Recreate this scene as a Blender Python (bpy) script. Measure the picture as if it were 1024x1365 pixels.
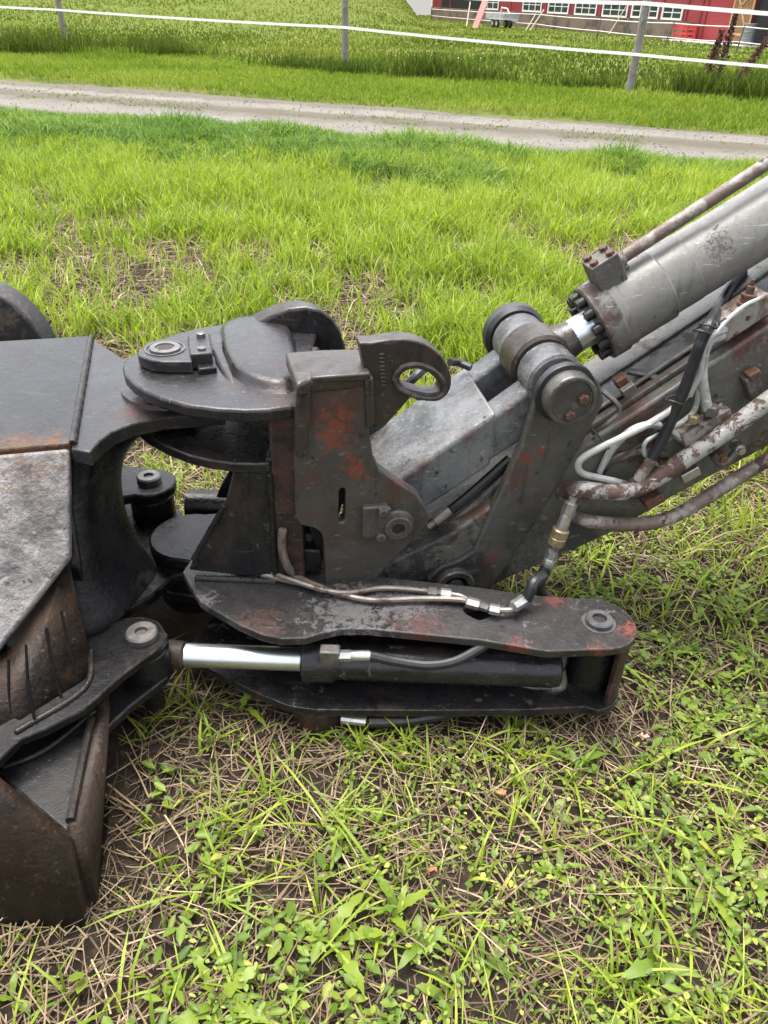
import bpy, bmesh, math, random
import numpy as np
from mathutils import Vector, Matrix
random.seed(7); RNG = np.random.default_rng(7)
for o in list(bpy.data.objects): bpy.data.objects.remove(o)
S = bpy.context.scene; COL = S.collection

# ------------------------------------------------------------------ camera
F = 1025.0; TH = math.radians(33.8); RO = math.radians(2.1); CH = 1.5
CAM = np.array([0, 0, CH]); F0 = np.array([0, math.cos(TH), -math.sin(TH)])
_r0 = np.array([1., 0, 0]); _u0 = np.array([0, math.sin(TH), math.cos(TH)])
CR = math.cos(RO)*_r0 + math.sin(RO)*_u0; CU = -math.sin(RO)*_r0 + math.cos(RO)*_u0
cd = bpy.data.cameras.new('camera'); cam = bpy.data.objects.new('camera', cd); COL.objects.link(cam)
cd.sensor_fit = 'VERTICAL'; cd.sensor_height = 36; cd.lens = F/1365*36; cd.clip_end = 2000; cd.clip_start = 0.02
cam.matrix_world = Matrix(((CR[0], CU[0], -F0[0], 0), (CR[1], CU[1], -F0[1], 0), (CR[2], CU[2], -F0[2], CH), (0, 0, 0, 1)))
S.camera = cam

# ------------------------------------------------------------------ overcast daylight
SUN_EL, SUN_AZ = math.radians(76), math.radians(-35)      # azimuth from +Y, towards -X
w = bpy.data.worlds.new('World'); S.world = w; w.use_nodes = True
nt = w.node_tree; nt.nodes.clear()
sky = nt.nodes.new('ShaderNodeTexSky'); sky.sky_type = 'NISHITA'; sky.sun_disc = False
sky.sun_elevation = SUN_EL; sky.sun_rotation = SUN_AZ; sky.air_density = 1.0; sky.dust_density = 4.0; sky.ozone_density = 1.0
hs = nt.nodes.new('ShaderNodeHueSaturation'); hs.inputs['Saturation'].default_value = 0.32
bgn = nt.nodes.new('ShaderNodeBackground'); bgn.inputs['Strength'].default_value = 0.15
wo = nt.nodes.new('ShaderNodeOutputWorld')
tcw = nt.nodes.new('ShaderNodeTexCoord'); sep = nt.nodes.new('ShaderNodeSeparateXYZ'); cmb = nt.nodes.new('ShaderNodeCombineXYZ'); mxz = nt.nodes.new('ShaderNodeMath'); mxz.operation = 'MAXIMUM'; mxz.inputs[1].default_value = .02
nt.links.new(tcw.outputs['Generated'], sep.inputs[0]); nt.links.new(sep.outputs[0], cmb.inputs[0]); nt.links.new(sep.outputs[1], cmb.inputs[1]); nt.links.new(sep.outputs[2], mxz.inputs[0]); nt.links.new(mxz.outputs[0], cmb.inputs[2]); nt.links.new(cmb.outputs[0], sky.inputs[0])   # the sky goes on unchanged below the level horizon
nt.links.new(sky.outputs[0], hs.inputs['Color']); nt.links.new(hs.outputs[0], bgn.inputs['Color']); nt.links.new(bgn.outputs[0], wo.inputs['Surface'])
sl = bpy.data.lights.new('sun', 'SUN'); sl.energy = 1.5; sl.angle = math.radians(40); sl.color = (1, 0.97, 0.92)
so = bpy.data.objects.new('sun', sl); COL.objects.link(so)
sdir = Vector((math.sin(SUN_AZ)*math.cos(SUN_EL), math.cos(SUN_AZ)*math.cos(SUN_EL), math.sin(SUN_EL)))
so.rotation_euler = sdir.to_track_quat('Z', 'Y').to_euler(); so.location = (0, 0, 30)
S.view_settings.view_transform = 'Standard'; S.view_settings.look = 'None'
S.view_settings.exposure = 1.95; S.view_settings.gamma = 1
S.render.engine = 'CYCLES'
S.cycles.max_bounces = 6; S.cycles.diffuse_bounces = 3; S.cycles.glossy_bounces = 3; S.cycles.transmission_bounces = 3

# ------------------------------------------------------------------ measuring helpers
def ray(px, py): return F0*F + CR*(px-512) - CU*(py-682.5)
def Z(px, py, h=0.0):
    d = ray(px, py); return CAM + d*((h-CH)/d[2])
NV = np.array([-.2, .98, 0]); NV /= np.linalg.norm(NV); HV = np.array([NV[1], -NV[0], 0])
UZ = np.array([0, 0, 1.])
def PL(px, py, p0, n):
    d = ray(px, py); n = np.array(n, float); return CAM + d*(np.dot(np.array(p0, float)-CAM, n)/np.dot(d, n))
def N(px, py, d): return PL(px, py, NV*d, NV)             # point on the stick's side plane number d
def Y(px, py, y): return PL(px, py, (0, y, 0), (0, 1, 0))
def hz(h, z, d): return HV*h + UZ*z + NV*d                # stick coordinates

# ------------------------------------------------------------------ object helpers
WL = {}
def empty(name, loc, label=None, cat=None, group=None):
    o = bpy.data.objects.new(name, None); COL.objects.link(o); o.location = loc; o.empty_display_size = .1
    WL[o] = Vector(loc); tag(o, label, cat, group); return o
def tag(o, label=None, cat=None, group=None, kind=None):
    if label: o['label'] = label
    if cat: o['category'] = cat
    if group: o['group'] = group
    if kind: o['kind'] = kind
    return o
def finish(name, bm, mat, parent=None, bevel=0, seg=2, angle=35, label=None):
    bmesh.ops.recalc_face_normals(bm, faces=bm.faces)
    me = bpy.data.meshes.new(name); bm.to_mesh(me); bm.free()
    return link_mesh(name, me, mat, parent, bevel, seg, angle, label)
def link_mesh(name, me, mat, parent=None, bevel=0, seg=2, angle=35, label=None):
    n = len(me.vertices); co = np.empty(n*3, np.float32); me.vertices.foreach_get('co', co); co = co.reshape(-1, 3)
    c = Vector(((co.min(0)+co.max(0))/2).tolist()) if n else Vector()
    me.transform(Matrix.Translation(-c))
    o = bpy.data.objects.new(name, me); COL.objects.link(o)
    if mat: me.materials.append(mat)
    me.polygons.foreach_set('use_smooth', [True]*len(me.polygons)); me.set_sharp_from_angle(angle=math.radians(angle))
    WL[o] = c
    if parent: o.parent = parent; o.location = c - WL[parent]
    else: o.location = c
    if bevel:
        b = o.modifiers.new('edge', 'BEVEL'); b.width = bevel; b.segments = seg; b.limit_method = 'ANGLE'; b.angle_limit = math.radians(30)
        b.harden_normals = False
    if label: o['label'] = label
    return o
def add_prism(bm, pts, vec, holes=()):
    """polygon (3-D points, coplanar) with holes, pushed along vec"""
    vec = Vector(vec); loops = [pts] + list(holes); edges = []; rings = []
    for lp in loops:
        vs = [bm.verts.new(Vector(p)) for p in lp]; rings.append(vs)
        for i in range(len(vs)): edges.append(bm.edges.new((vs[i], vs[(i+1) % len(vs)])))
    if holes:
        r = bmesh.ops.triangle_fill(bm, edges=edges, use_beauty=True)
        caps = [g for g in r['geom'] if isinstance(g, bmesh.types.BMFace)]
    else:
        caps = [bm.faces.new(rings[0])]
    m = {}
    for ring in rings:
        for v in ring: m[v] = bm.verts.new(v.co + vec)
    for f in caps: bm.faces.new([m[v] for v in reversed(f.verts)])
    for ring in rings:
        for i in range(len(ring)):
            a, b = ring[i], ring[(i+1) % len(ring)]; bm.faces.new((a, b, m[b], m[a]))
def prism(name, pts, vec, mat, parent=None, bevel=.004, holes=(), seg=2, label=None):
    bm = bmesh.new(); add_prism(bm, pts, vec, holes); return finish(name, bm, mat, parent, bevel, seg, label=label)
def smooth_loop(pts, k=3):
    """closed Catmull-Rom through the points"""
    P = [np.array(p, float) for p in pts]; out = []; n = len(P)
    for i in range(n):
        a, b, c, d = P[i-1], P[i], P[(i+1) % n], P[(i+2) % n]
        for j in range(k):
            t = j/k; out.append(.5*(2*b+(c-a)*t+(2*a-5*b+4*c-d)*t*t+(3*b-a-3*c+d)*t**3))
    return out
def smooth_path(pts, k=6):
    P = [np.array(p, float) for p in pts]; P = [2*P[0]-P[1]] + P + [2*P[-1]-P[-2]]; out = []
    for i in range(1, len(P)-2):
        a, b, c, d = P[i-1:i+3]
        for j in range(k):
            t = j/k; out.append(.5*(2*b+(c-a)*t+(2*a-5*b+4*c-d)*t*t+(3*b-a-3*c+d)*t**3))
    out.append(P[-2]); return out
def add_tube(bm, pts, r, seg=10):
    pts = [Vector(p) for p in pts]; rings = []; prev = None
    for i, p in enumerate(pts):
        t = (pts[min(i+1, len(pts)-1)] - pts[max(i-1, 0)]).normalized()
        if prev is None:
            a = t.orthogonal().normalized()
        else:
            a = (prev - t*prev.dot(t)).normalized()
        prev = a; b = t.cross(a); rr = r[i] if isinstance(r, (list, tuple)) else r
        rings.append([bm.verts.new(p + (a*math.cos(2*math.pi*k/seg) + b*math.sin(2*math.pi*k/seg))*rr) for k in range(seg)])
    for i in range(len(rings)-1):
        for k in range(seg): bm.faces.new((rings[i][k], rings[i][(k+1) % seg], rings[i+1][(k+1) % seg], rings[i+1][k]))
    bm.faces.new(list(reversed(rings[0]))); bm.faces.new(rings[-1])
def tube(name, pts, r, mat, parent=None, k=6, seg=10, label=None):
    bm = bmesh.new(); add_tube(bm, smooth_path(pts, k), r, seg); return finish(name, bm, mat, parent, label=label)
def add_lathe(bm, o, ax, prof, seg=28):
    """prof: (distance along the axis, radius)"""
    o = Vector(o); ax = Vector(ax).normalized(); a = ax.orthogonal().normalized(); b = ax.cross(a); rings = []
    for t, r in prof:
        r = max(r, 1e-5); rings.append([bm.verts.new(o + ax*t + (a*math.cos(2*math.pi*k/seg)+b*math.sin(2*math.pi*k/seg))*r) for k in range(seg)])
    for i in range(len(rings)-1):
        for k in range(seg): bm.faces.new((rings[i][k], rings[i][(k+1) % seg], rings[i+1][(k+1) % seg], rings[i+1][k]))
    bm.faces.new(list(reversed(rings[0]))); bm.faces.new(rings[-1])
def lathe(name, o, ax, prof, mat, parent=None, seg=28, bevel=0, label=None):
    bm = bmesh.new(); add_lathe(bm, o, ax, prof, seg); return finish(name, bm, mat, parent, bevel, angle=30, label=label)
def add_box(bm, c, ax, ay, az, sx, sy, sz):
    c = np.array(c, float); X = np.array(ax, float)*sx/2; Yv = np.array(ay, float)*sy/2; Zv = np.array(az, float)*sz/2
    v = [bm.verts.new(Vector(c+i*X+j*Yv+k*Zv)) for i in (-1, 1) for j in (-1, 1) for k in (-1, 1)]
    for f in ((0, 1, 3, 2), (4, 6, 7, 5), (0, 4, 5, 1), (2, 3, 7, 6), (0, 2, 6, 4), (1, 5, 7, 3)): bm.faces.new([v[i] for i in f])
def box(name, c, size, mat, parent=None, axes=None, bevel=.003, label=None):
    ax = axes or ((1, 0, 0), (0, 1, 0), (0, 0, 1)); bm = bmesh.new(); add_box(bm, c, *ax, *size); return finish(name, bm, mat, parent, bevel, label=label)
def circle(c, a, b, r, n=24, a0=0): 
    c = np.array(c, float); a = np.array(a, float); b = np.array(b, float)
    return [c + a*r*math.cos(a0+2*math.pi*k/n) + b*r*math.sin(a0+2*math.pi*k/n) for k in range(n)]

# ------------------------------------------------------------------ materials
def new_mat(name):
    m = bpy.data.materials.new(name); m.use_nodes = True; t = m.node_tree; t.nodes.clear()
    o = t.nodes.new('ShaderNodeOutputMaterial'); p = t.nodes.new('ShaderNodeBsdfPrincipled'); t.links.new(p.outputs[0], o.inputs[0])
    return m, t, p
def nd(t, kind, **kw):
    n = t.nodes.new(kind)
    for k, v in kw.items():
        if k in n.inputs: n.inputs[k].default_value = v
        else: setattr(n, k, v)
    return n
def noise(t, vec, scale, detail=6, rough=.6, dist=0):
    n = nd(t, 'ShaderNodeTexNoise', Scale=scale, Detail=detail, Roughness=rough, Distortion=dist); t.links.new(vec, n.inputs['Vector']); return n.outputs['Fac']
def ramp(t, fac, stops):
    r = t.nodes.new('ShaderNodeValToRGB'); e = r.color_ramp.elements
    while len(e) < len(stops): e.new(.5)
    for i, (p, c) in enumerate(stops):
        e[i].position = p; e[i].color = (*c, 1) if not isinstance(c, (int, float)) else (c, c, c, 1)
    t.links.new(fac, r.inputs[0]); return r.outputs[0]
def mix(t, fac, a, b):
    m = t.nodes.new('ShaderNodeMix'); m.data_type = 'RGBA'
    for s, v in ((0, fac), (6, a), (7, b)):
        if isinstance(v, (tuple, float, int)): m.inputs[s].default_value = (*v, 1) if isinstance(v, tuple) else v
        else: t.links.new(v, m.inputs[s])
    return m.outputs[2]
def worn(name, base, base2, layers=(), rough=(.3, .6), bump=.15, scale=9, metal=0, spec=.5, fine=90, bd=.004, spots=(), edge=(.15, .125, .10), drip=.5, scr=.4):
    """base paint mottled between two tones; layers: (noise scale, threshold, softness, colour, roughness) of wear on top"""
    TN = .64; base, base2 = tuple(v*TN for v in base), tuple(v*TN for v in base2); layers = [(a, b_, c_, tuple(v*TN for v in d_), e_) for a, b_, c_, d_, e_ in layers]; spots = [(a, b_, tuple(v*TN for v in c_), d_, e_) for a, b_, c_, d_, e_ in spots]
    m, t, p = new_mat(name); tc = t.nodes.new('ShaderNodeTexCoord').outputs['Object']
    n1 = noise(t, tc, scale, 8, .65); col = mix(t, ramp(t, n1, [(.35, 0), (.65, 1)]), base, base2)
    rg = ramp(t, noise(t, tc, scale*2.3, 8, .7), [(.35, rough[0]), (.68, rough[1])]); hgt = noise(t, tc, fine, 5, .7)
    for i, (sc, th, so_, c, r) in enumerate(layers):
        mp = nd(t, 'ShaderNodeMapping'); mp.inputs['Location'].default_value = (3.1*i+1.7, 5.3*i, 2.2*i); t.links.new(tc, mp.inputs['Vector'])
        f = ramp(t, noise(t, mp.outputs[0], sc, 9, .68, .3), [(th, 0), (th+so_, 1)])
        col = mix(t, f, col, c); rg = mix(t, f, rg, (r, r, r))
    if spots:
        pos = t.nodes.new('ShaderNodeNewGeometry').outputs['Position']
        for i, (c0, rad, c, sc, st) in enumerate(spots):
            # a stain of its own shape round one place on the steel
            dv = t.nodes.new('ShaderNodeVectorMath'); dv.operation = 'SUBTRACT'; dv.inputs[1].default_value = tuple(float(v) for v in c0); t.links.new(pos, dv.inputs[0])
            ln = t.nodes.new('ShaderNodeVectorMath'); ln.operation = 'LENGTH'; t.links.new(dv.outputs[0], ln.inputs[0])
            ma = t.nodes.new('ShaderNodeMath'); ma.operation = 'MULTIPLY_ADD'; ma.inputs[1].default_value = -.42/rad; ma.inputs[2].default_value = .30; t.links.new(ln.outputs['Value'], ma.inputs[0])
            mc = t.nodes.new('ShaderNodeMath'); mc.operation = 'ADD'; mc.inputs[1].default_value = -.60; t.links.new(ma.outputs[0], mc.inputs[0])
            mb = t.nodes.new('ShaderNodeMath'); mb.operation = 'MULTIPLY_ADD'; mb.inputs[1].default_value = 2.2; t.links.new(noise(t, pos, sc*1.6, 15, .80, .6), mb.inputs[0]); t.links.new(mc.outputs[0], mb.inputs[2])
            f = ramp(t, mb.outputs[0], [(.58, 0), (.70, st*.85)]); col = mix(t, f, col, c); rg = mix(t, f, rg, (.65, .65, .65))
    if drip:
        # runs of dirt, long in the upright direction
        mp = nd(t, 'ShaderNodeMapping'); mp.inputs['Scale'].default_value = (1, 1, .10); t.links.new(tc, mp.inputs['Vector'])
        f = ramp(t, noise(t, mp.outputs[0], 42, 6, .65), [(.54, 0), (.68, drip)]); col = mix(t, f, col, tuple(v*.35 for v in base))
    if scr:
        # scrapes, long in one direction
        mp = nd(t, 'ShaderNodeMapping'); mp.inputs['Scale'].default_value = (.07, 1, .9); mp.inputs['Rotation'].default_value = (.2, .35, .3); t.links.new(tc, mp.inputs['Vector'])
        f = ramp(t, noise(t, mp.outputs[0], 120, 4, .6), [(.645, 0), (.67, scr)]); col = mix(t, f, col, tuple(v*2.6+.012 for v in base2))
    if edge:
        # worn edges: where the rounded normal leaves the face normal
        bv = nd(t, 'ShaderNodeBevel', samples=3, Radius=.0055); gn_ = t.nodes.new('ShaderNodeNewGeometry'); dt = t.nodes.new('ShaderNodeVectorMath'); dt.operation = 'DOT_PRODUCT'
        t.links.new(bv.outputs[0], dt.inputs[0]); t.links.new(gn_.outputs['True Normal'], dt.inputs[1])
        e0_ = ramp(t, dt.outputs['Value'], [(.80, 1), (.985, 0)]); e1_ = ramp(t, noise(t, tc, 38, 8, .75), [(.44, 0), (.60, .8)])
        me_ = t.nodes.new('ShaderNodeMath'); me_.operation = 'MULTIPLY'; t.links.new(e0_, me_.inputs[0]); t.links.new(e1_, me_.inputs[1]); col = mix(t, me_.outputs[0], col, edge)
    # fine dirt specks
    sp = ramp(t, noise(t, tc, 160, 3, .6), [(.62, 0), (.70, 1)]); mm = t.nodes.new('ShaderNodeMath'); mm.operation = 'MULTIPLY'; mm.inputs[1].default_value = .35
    t.links.new(sp, mm.inputs[0]); col = mix(t, mm.outputs[0], col, (.045, .035, .028))
    t.links.new(col, p.inputs['Base Color']); t.links.new(rg, p.inputs['Roughness'])
    p.inputs['Metallic'].default_value = metal; p.inputs['Specular IOR Level'].default_value = spec
    h2 = t.nodes.new('ShaderNodeMath'); h2.operation = 'MULTIPLY_ADD'; h2.inputs[1].default_value = 2.2; t.links.new(noise(t, tc, 22, 6, .6), h2.inputs[0]); t.links.new(hgt, h2.inputs[2])
    b = nd(t, 'ShaderNodeBump', Strength=bump, Distance=bd); t.links.new(h2.outputs[0], b.inputs['Height']); t.links.new(b.outputs[0], p.inputs['Normal'])
    return m
def plain(name, c, rough=.5, metal=0, bump=0, var=.25, sc=40):
    m, t, p = new_mat(name); tc = t.nodes.new('ShaderNodeTexCoord').outputs['Object']
    col = mix(t, ramp(t, noise(t, tc, sc, 5), [(.35, 0), (.65, 1)]), tuple(x*(1-var) for x in c), tuple(min(1, x*(1+var)) for x in c))
    t.links.new(col, p.inputs['Base Color']); p.inputs['Roughness'].default_value = rough; p.inputs['Metallic'].default_value = metal
    if bump:
        b = nd(t, 'ShaderNodeBump', Strength=bump, Distance=.003); t.links.new(noise(t, tc, sc*2, 5), b.inputs['Height']); t.links.new(b.outputs[0], p.inputs['Normal'])
    return m
RUST = (.085, .032, .016); RUSTL = (.19, .085, .035); BLK = (.012, .011, .011)
M = {}
OR = (.21, .045, .018); ORB = (.10, .03, .016); BRN = (.06, .028, .016); SCF = (.20, .19, .185)
def W_(px, py, d): return N(px, py, d)
M['grease'] = worn('black_greasy_steel', (.008, .008, .009), (.018, .017, .018), [(7, .56, .10, (.040, .038, .037), .45)], (.16, .40), .3, spec=.2)
M['bracket'] = worn('worn_black_steel', (.012, .0115, .012), (.026, .025, .025), [(5, .54, .1, (.038, .022, .016), .6), (22, .60, .05, (.10, .095, .09), .45)], (.15, .40), .22, spec=.38)
M['ear'] = worn('wet_black_casting', (.017, .016, .017), (.036, .034, .036), [(6, .55, .12, (.046, .030, .024), .5), (60, .63, .04, (.11, .1, .095), .5)], (.14, .36), .28, fine=120, spots=[(Z(180, 545, .7), .10, (.09, .035, .025), 25, .8), (Z(375, 520, .79), .10, (.065, .033, .026), 25, .8), (Z(340, 470, .8), .1, (.06, .05, .045), 14, .5)], spec=.34)
M['rustplate'] = worn('rusty_dark_steel', (.018, .013, .012), (.04, .024, .018), [(9, .48, .12, (.065, .028, .017), .7), (50, .60, .04, (.15, .095, .06), .7)], (.35, .6), .3, spec=.35)
M['armplate'] = worn('grey_black_arm_steel', (.032, .030, .029), (.052, .049, .047), [(3, .5, .12, (.018, .0165, .016), .4), (30, .62, .03, (.11, .105, .10), .45)], (.15, .40), .2, spots=[(Z(470, 815, .29), .17, SCF, 32, .75), (Z(540, 805, .29), .12, SCF, 40, .6), (Z(318, 755, .29), .05, SCF, 40, .8), (Z(270, 800, .29), .06, SCF, 45, .7),
    (Z(838, 838, .29), .05, (.20, .028, .014), 38, .9), (Z(800, 870, .29), .045, (.20, .028, .014), 45, .9), (Z(740, 797, .29), .055, (.17, .026, .014), 40, .8), (Z(690, 862, .29), .05, (.17, .026, .014), 40, .8), (Z(560, 842, .28), .10, (.12, .026, .016), 35, .6), (Z(350, 835, .28), .10, (.075, .026, .018), 30, .8)], spec=.4)
M['coupler'] = worn('weathered_coupler_paint', (.052, .048, .042), (.08, .074, .064), [(6, .52, .15, (.055, .034, .022), .6), (40, .62, .04, (.022, .019, .016), .6), (60, .63, .03, (.15, .13, .11), .6)], (.32, .55), .25,
    spots=[(N(445, 540, 1.474), .12, ORB, 14, .9), (N(448, 565, 1.474), .075, OR, 26, 1), (N(440, 590, 1.474), .05, OR, 30, .9), (N(478, 622, 1.474), .06, OR, 30, .9), (N(415, 640, 1.474), .06, ORB, 30, .8), (N(525, 650, 1.474), .07, ORB, 26, .8), (N(425, 530, 1.474), .09, BRN, 18, .9), (N(480, 540, 1.474), .07, BRN, 18, .8), (N(412, 690, 1.474), .05, ORB, 30, .6)], spec=.4)
M['cast'] = worn('brown_cast_steel', (.036, .028, .022), (.06, .047, .038), [(8, .52, .12, (.025, .017, .013), .6), (50, .62, .03, (.12, .1, .085), .5)], (.22, .45), .22, spec=.4)
M['stick'] = worn('grey_stick_paint', (.115, .110, .092), (.155, .148, .126), [(5, .50, .15, (.075, .069, .055), .55), (7, .57, .06, (.10, .052, .028), .7), (35, .62, .03, (.024, .02, .016), .6), (18, .60, .04, (.17, .16, .145), .5)], (.3, .55), .3,
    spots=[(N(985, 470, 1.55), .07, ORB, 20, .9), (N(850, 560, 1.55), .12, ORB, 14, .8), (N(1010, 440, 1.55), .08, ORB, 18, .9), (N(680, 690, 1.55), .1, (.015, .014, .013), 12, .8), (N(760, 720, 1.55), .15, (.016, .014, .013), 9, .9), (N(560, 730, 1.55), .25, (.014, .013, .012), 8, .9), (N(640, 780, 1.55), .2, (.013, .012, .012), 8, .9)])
M['link'] = worn('dark_grey_link_paint', (.074, .070, .060), (.10, .095, .083), [(4, .50, .15, (.042, .039, .034), .4), (40, .62, .04, (.02, .018, .017), .5), (60, .64, .03, (.15, .145, .14), .5)], (.2, .42), .18,
    spots=[(N(702, 612, 1.535), .035, (.26, .03, .018), 45, 1), (N(722, 600, 1.535), .03, (.22, .03, .018), 55, .8), (N(690, 640, 1.535), .05, (.17, .03, .02), 55, .6), (N(655, 745, 1.535), .05, (.16, .03, .02), 50, .7), (N(600, 740, 1.535), .16, (.016, .015, .014), 9, .9), (N(765, 500, 1.52), .08, (.016, .015, .015), 22, .9), (N(700, 560, 1.535), .05, (.02, .019, .018), 20, .8)], spec=.4)
M['hlink'] = worn('shiny_grey_link_casting', (.14, .141, .142), (.20, .201, .20), [(5, .5, .15, (.05, .05, .05), .3), (30, .62, .04, (.03, .027, .025), .5), (55, .64, .03, (.22, .22, .22), .4)], (.18, .4), .35,
    spots=[(hz(.723, .757, 1.61), .11, (.03, .028, .026), 14, .9), (hz(.723, .757, 1.82), .10, (.03, .028, .026), 14, .8), (N(655, 500, 1.65), .07, (.018, .017, .016), 20, 1), (N(620, 582, 1.57), .05, (.10, .055, .04), 40, .7), (N(560, 622, 1.57), .06, (.10, .055, .04), 40, .7), (N(680, 540, 1.57), .05, (.10, .055, .04), 40, .7)], spec=.35)
M['barrel'] = worn('grey_beige_cylinder_paint', (.20, .19, .168), (.245, .234, .208), [(20, .635, .015, (.03, .022, .017), .7), (55, .66, .015, (.035, .025, .02), .7), (4, .55, .15, (.165, .155, .135), .5), (3, .58, .1, (.30, .29, .262), .45)], (.28, .5), .15, spots=[(N(960, 325, 1.63), .06, (.04, .028, .022), 70, 1)])
M['flange'] = worn('rusting_flange', (.15, .143, .13), (.19, .18, .165), [(8, .50, .10, (.06, .028, .018), .7), (40, .62, .03, (.03, .022, .018), .7)], (.35, .6), .35)
M['pipe'] = worn('flaking_white_pipe', (.34, .33, .295), (.43, .415, .375), [(13, .49, .03, (.085, .042, .026), .75), (34, .57, .04, (.12, .07, .045), .75), (70, .62, .03, (.05, .03, .02), .7)], (.4, .6), .45, spots=[(N(760, 653, 1.46), .12, (.075, .035, .02), 12, 1.1), (N(830, 656, 1.46), .09, (.10, .045, .025), 14, 1.1), (N(880, 634, 1.46), .06, (.10, .045, .025), 20, 1)])
M['pipe_dark'] = worn('rusty_steel_pipe', (.125, .078, .056), (.175, .125, .098), [(12, .50, .08, (.32, .29, .255), .6), (25, .57, .06, (.045, .022, .013), .8)], (.45, .7), .4)
M['bucket_top'] = worn('wet_bucket_plate', (.020, .020, .022), (.034, .034, .037), [(5, .60, .08, (.042, .034, .028), .5), (80, .62, .05, (.07, .07, .072), .3)], (.13, .30), .38, 14, fine=70, bd=.006, spots=[(Z(30, 596, .7), .12, (.13, .055, .024), 22, .8), (Z(75, 590, .7), .06, (.15, .065, .03), 26, .9), (Z(10, 605, .7), .10, (.16, .08, .03), 30, .8)], spec=.22)
M['bucket_grey'] = worn('scoured_bucket_steel', (.22, .203, .195), (.32, .295, .282), [(7, .50, .12, (.09, .08, .078), .5), (26, .55, .08, (.36, .325, .295), .6), (40, .62, .05, (.03, .026, .025), .5)], (.4, .65), .5, 12, fine=50, bd=.010, spots=[(Z(40, 625, .66), .10, (.16, .09, .045), 26, .6), (Z(60, 690, .58), .2, (.03, .027, .027), 10, .5)], spec=.35, scr=.0)
M['bucket_rust'] = worn('rust_brown_bucket_side', (.021, .0135, .009), (.043, .025, .014), [(4, .52, .12, (.012, .0095, .008), .5), (11, .56, .1, (.075, .034, .015), .8), (60, .60, .05, (.10, .07, .045), .8)], (.45, .7), .6, 6, spec=.3, edge=None, drip=.4)
M['bucket_black'] = worn('oily_bucket_steel', (.009, .009, .0095), (.020, .019, .019), [(6, .56, .1, (.036, .026, .02), .55), (120, .66, .03, (.16, .16, .16), .3)], (.18, .42), .2, spec=.16)
M['chrome'] = plain('chrome_rod', (.62, .65, .67), .36, 1, .03, .06, 30)
M['zinc'] = plain('zinc_fitting', (.42, .41, .39), .34, .85, .2, .2)
M['dull'] = plain('dull_steel', (.11, .10, .092), .42, .5, .3, .4)
M['washer'] = plain('worn_washer_steel', (.075, .074, .073), .4, .4, .3, .3)
M['rubber'] = plain('black_hose_rubber', (.011, .011, .012), .45, 0, .2, .35)
M['hole'] = plain('hole_shade', (.005, .005, .005), .7)  # near-black colour standing in for the shade inside bores and barn openings
M['hardline'] = worn('brown_steel_tube', (.20, .165, .135), (.30, .26, .225), [(16, .55, .08, (.12, .07, .045), .6)], (.3, .5), .15, metal=.4, edge=None, drip=0, scr=0)
M['weld'] = worn('dirty_weld_bead', (.012, .011, .011), (.03, .026, .023), [(30, .55, .08, (.045, .028, .02), .6)], (.3, .55), .4, edge=None, drip=0, scr=0, spec=.25)
M['oil'] = plain('dried_oil', (.004, .004, .004), .9); M['oil'].node_tree.nodes['Principled BSDF'].inputs['Specular IOR Level'].default_value = .05
M['white_hose'] = worn('white_hose', (.42, .43, .40), (.50, .505, .475), [(14, .58, .1, (.30, .295, .265), .5), (70, .65, .04, (.16, .14, .11), .6)], (.35, .5), .1)
M['rust'] = worn('orange_rust', (.085, .03, .014), (.14, .055, .023), [(20, .55, .1, (.035, .018, .011), .8)], (.6, .85), .6)
M['brass'] = plain('yellowed_brass', (.26, .21, .12), .4, .6, .2, .3)
M['tyre'] = worn('black_bucket_cheek', (.018, .017, .017), (.03, .028, .027), [(40, .62, .05, (.06, .05, .04), .6)], (.4, .6), .3, 5, spots=[(Y(0, 412, 2.45), .14, (.13, .095, .068), 12, .85)])

# ------------------------------------------------------------------ the ground
def vnoise(x, y, s, seed=0):
    """smooth lattice noise, 0..1"""
    x = np.asarray(x, float)*s + 101.3 + seed*17.1; y = np.asarray(y, float)*s + 57.9 + seed*9.7
    xi = np.floor(x).astype(np.int64); yi = np.floor(y).astype(np.int64); fx = x-xi; fy = y-yi; fx = fx*fx*(3-2*fx); fy = fy*fy*(3-2*fy)
    def hsh(a, b):
        v = np.sin(a*127.1 + b*311.7 + seed*74.7)*43758.5453; return v - np.floor(v)
    return (hsh(xi, yi)*(1-fx)+hsh(xi+1, yi)*fx)*(1-fy) + (hsh(xi, yi+1)*(1-fx)+hsh(xi+1, yi+1)*fx)*fy
def road_near(x): return 12.215 + (x+5.716)*(9.80-12.215)/(4.458+5.716)
def road_far(x): return 17.0 + (x+7.645)*(12.65-17.0)/(5.388+7.645)
def fence_y(x): return 26.271 + (x+9.872)*(18.009-26.271)/(4.707+9.872)
def ground_z(x, y):
    x = np.asarray(x, float); y = np.asarray(y, float); R = np.sqrt(x*x+y*y)
    near = np.clip(1-(R-3)/3, 0, 1)
    z = (vnoise(x, y, 3.1, 1)-.5)*.03*near + (vnoise(x, y, 9.0, 2)-.5)*.016*near + (vnoise(x, y, .35, 3)-.5)*.06*np.clip((R-4)/6, 0, 1)
    z = z*np.clip((R-.2), 0, 1) - np.clip(R-95, 0, None)*.045 + np.clip((1.5-x)/7, 0, 1)*np.clip((y-38)/45, 0, 1.6)**1.5*5
    dn = np.clip(np.minimum(y-road_near(x)+.25, road_far(x)-y+.25)/.4, 0, 1)
    return z - .012 - dn*.10
def axis(c, fine, half, grow, lim):
    a = list(np.arange(0, half, fine)); st = fine
    while a[-1] < lim: st *= grow; a.append(a[-1]+st)
    a = np.array(a); return np.concatenate([c-a[:0:-1], c+a])
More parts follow.
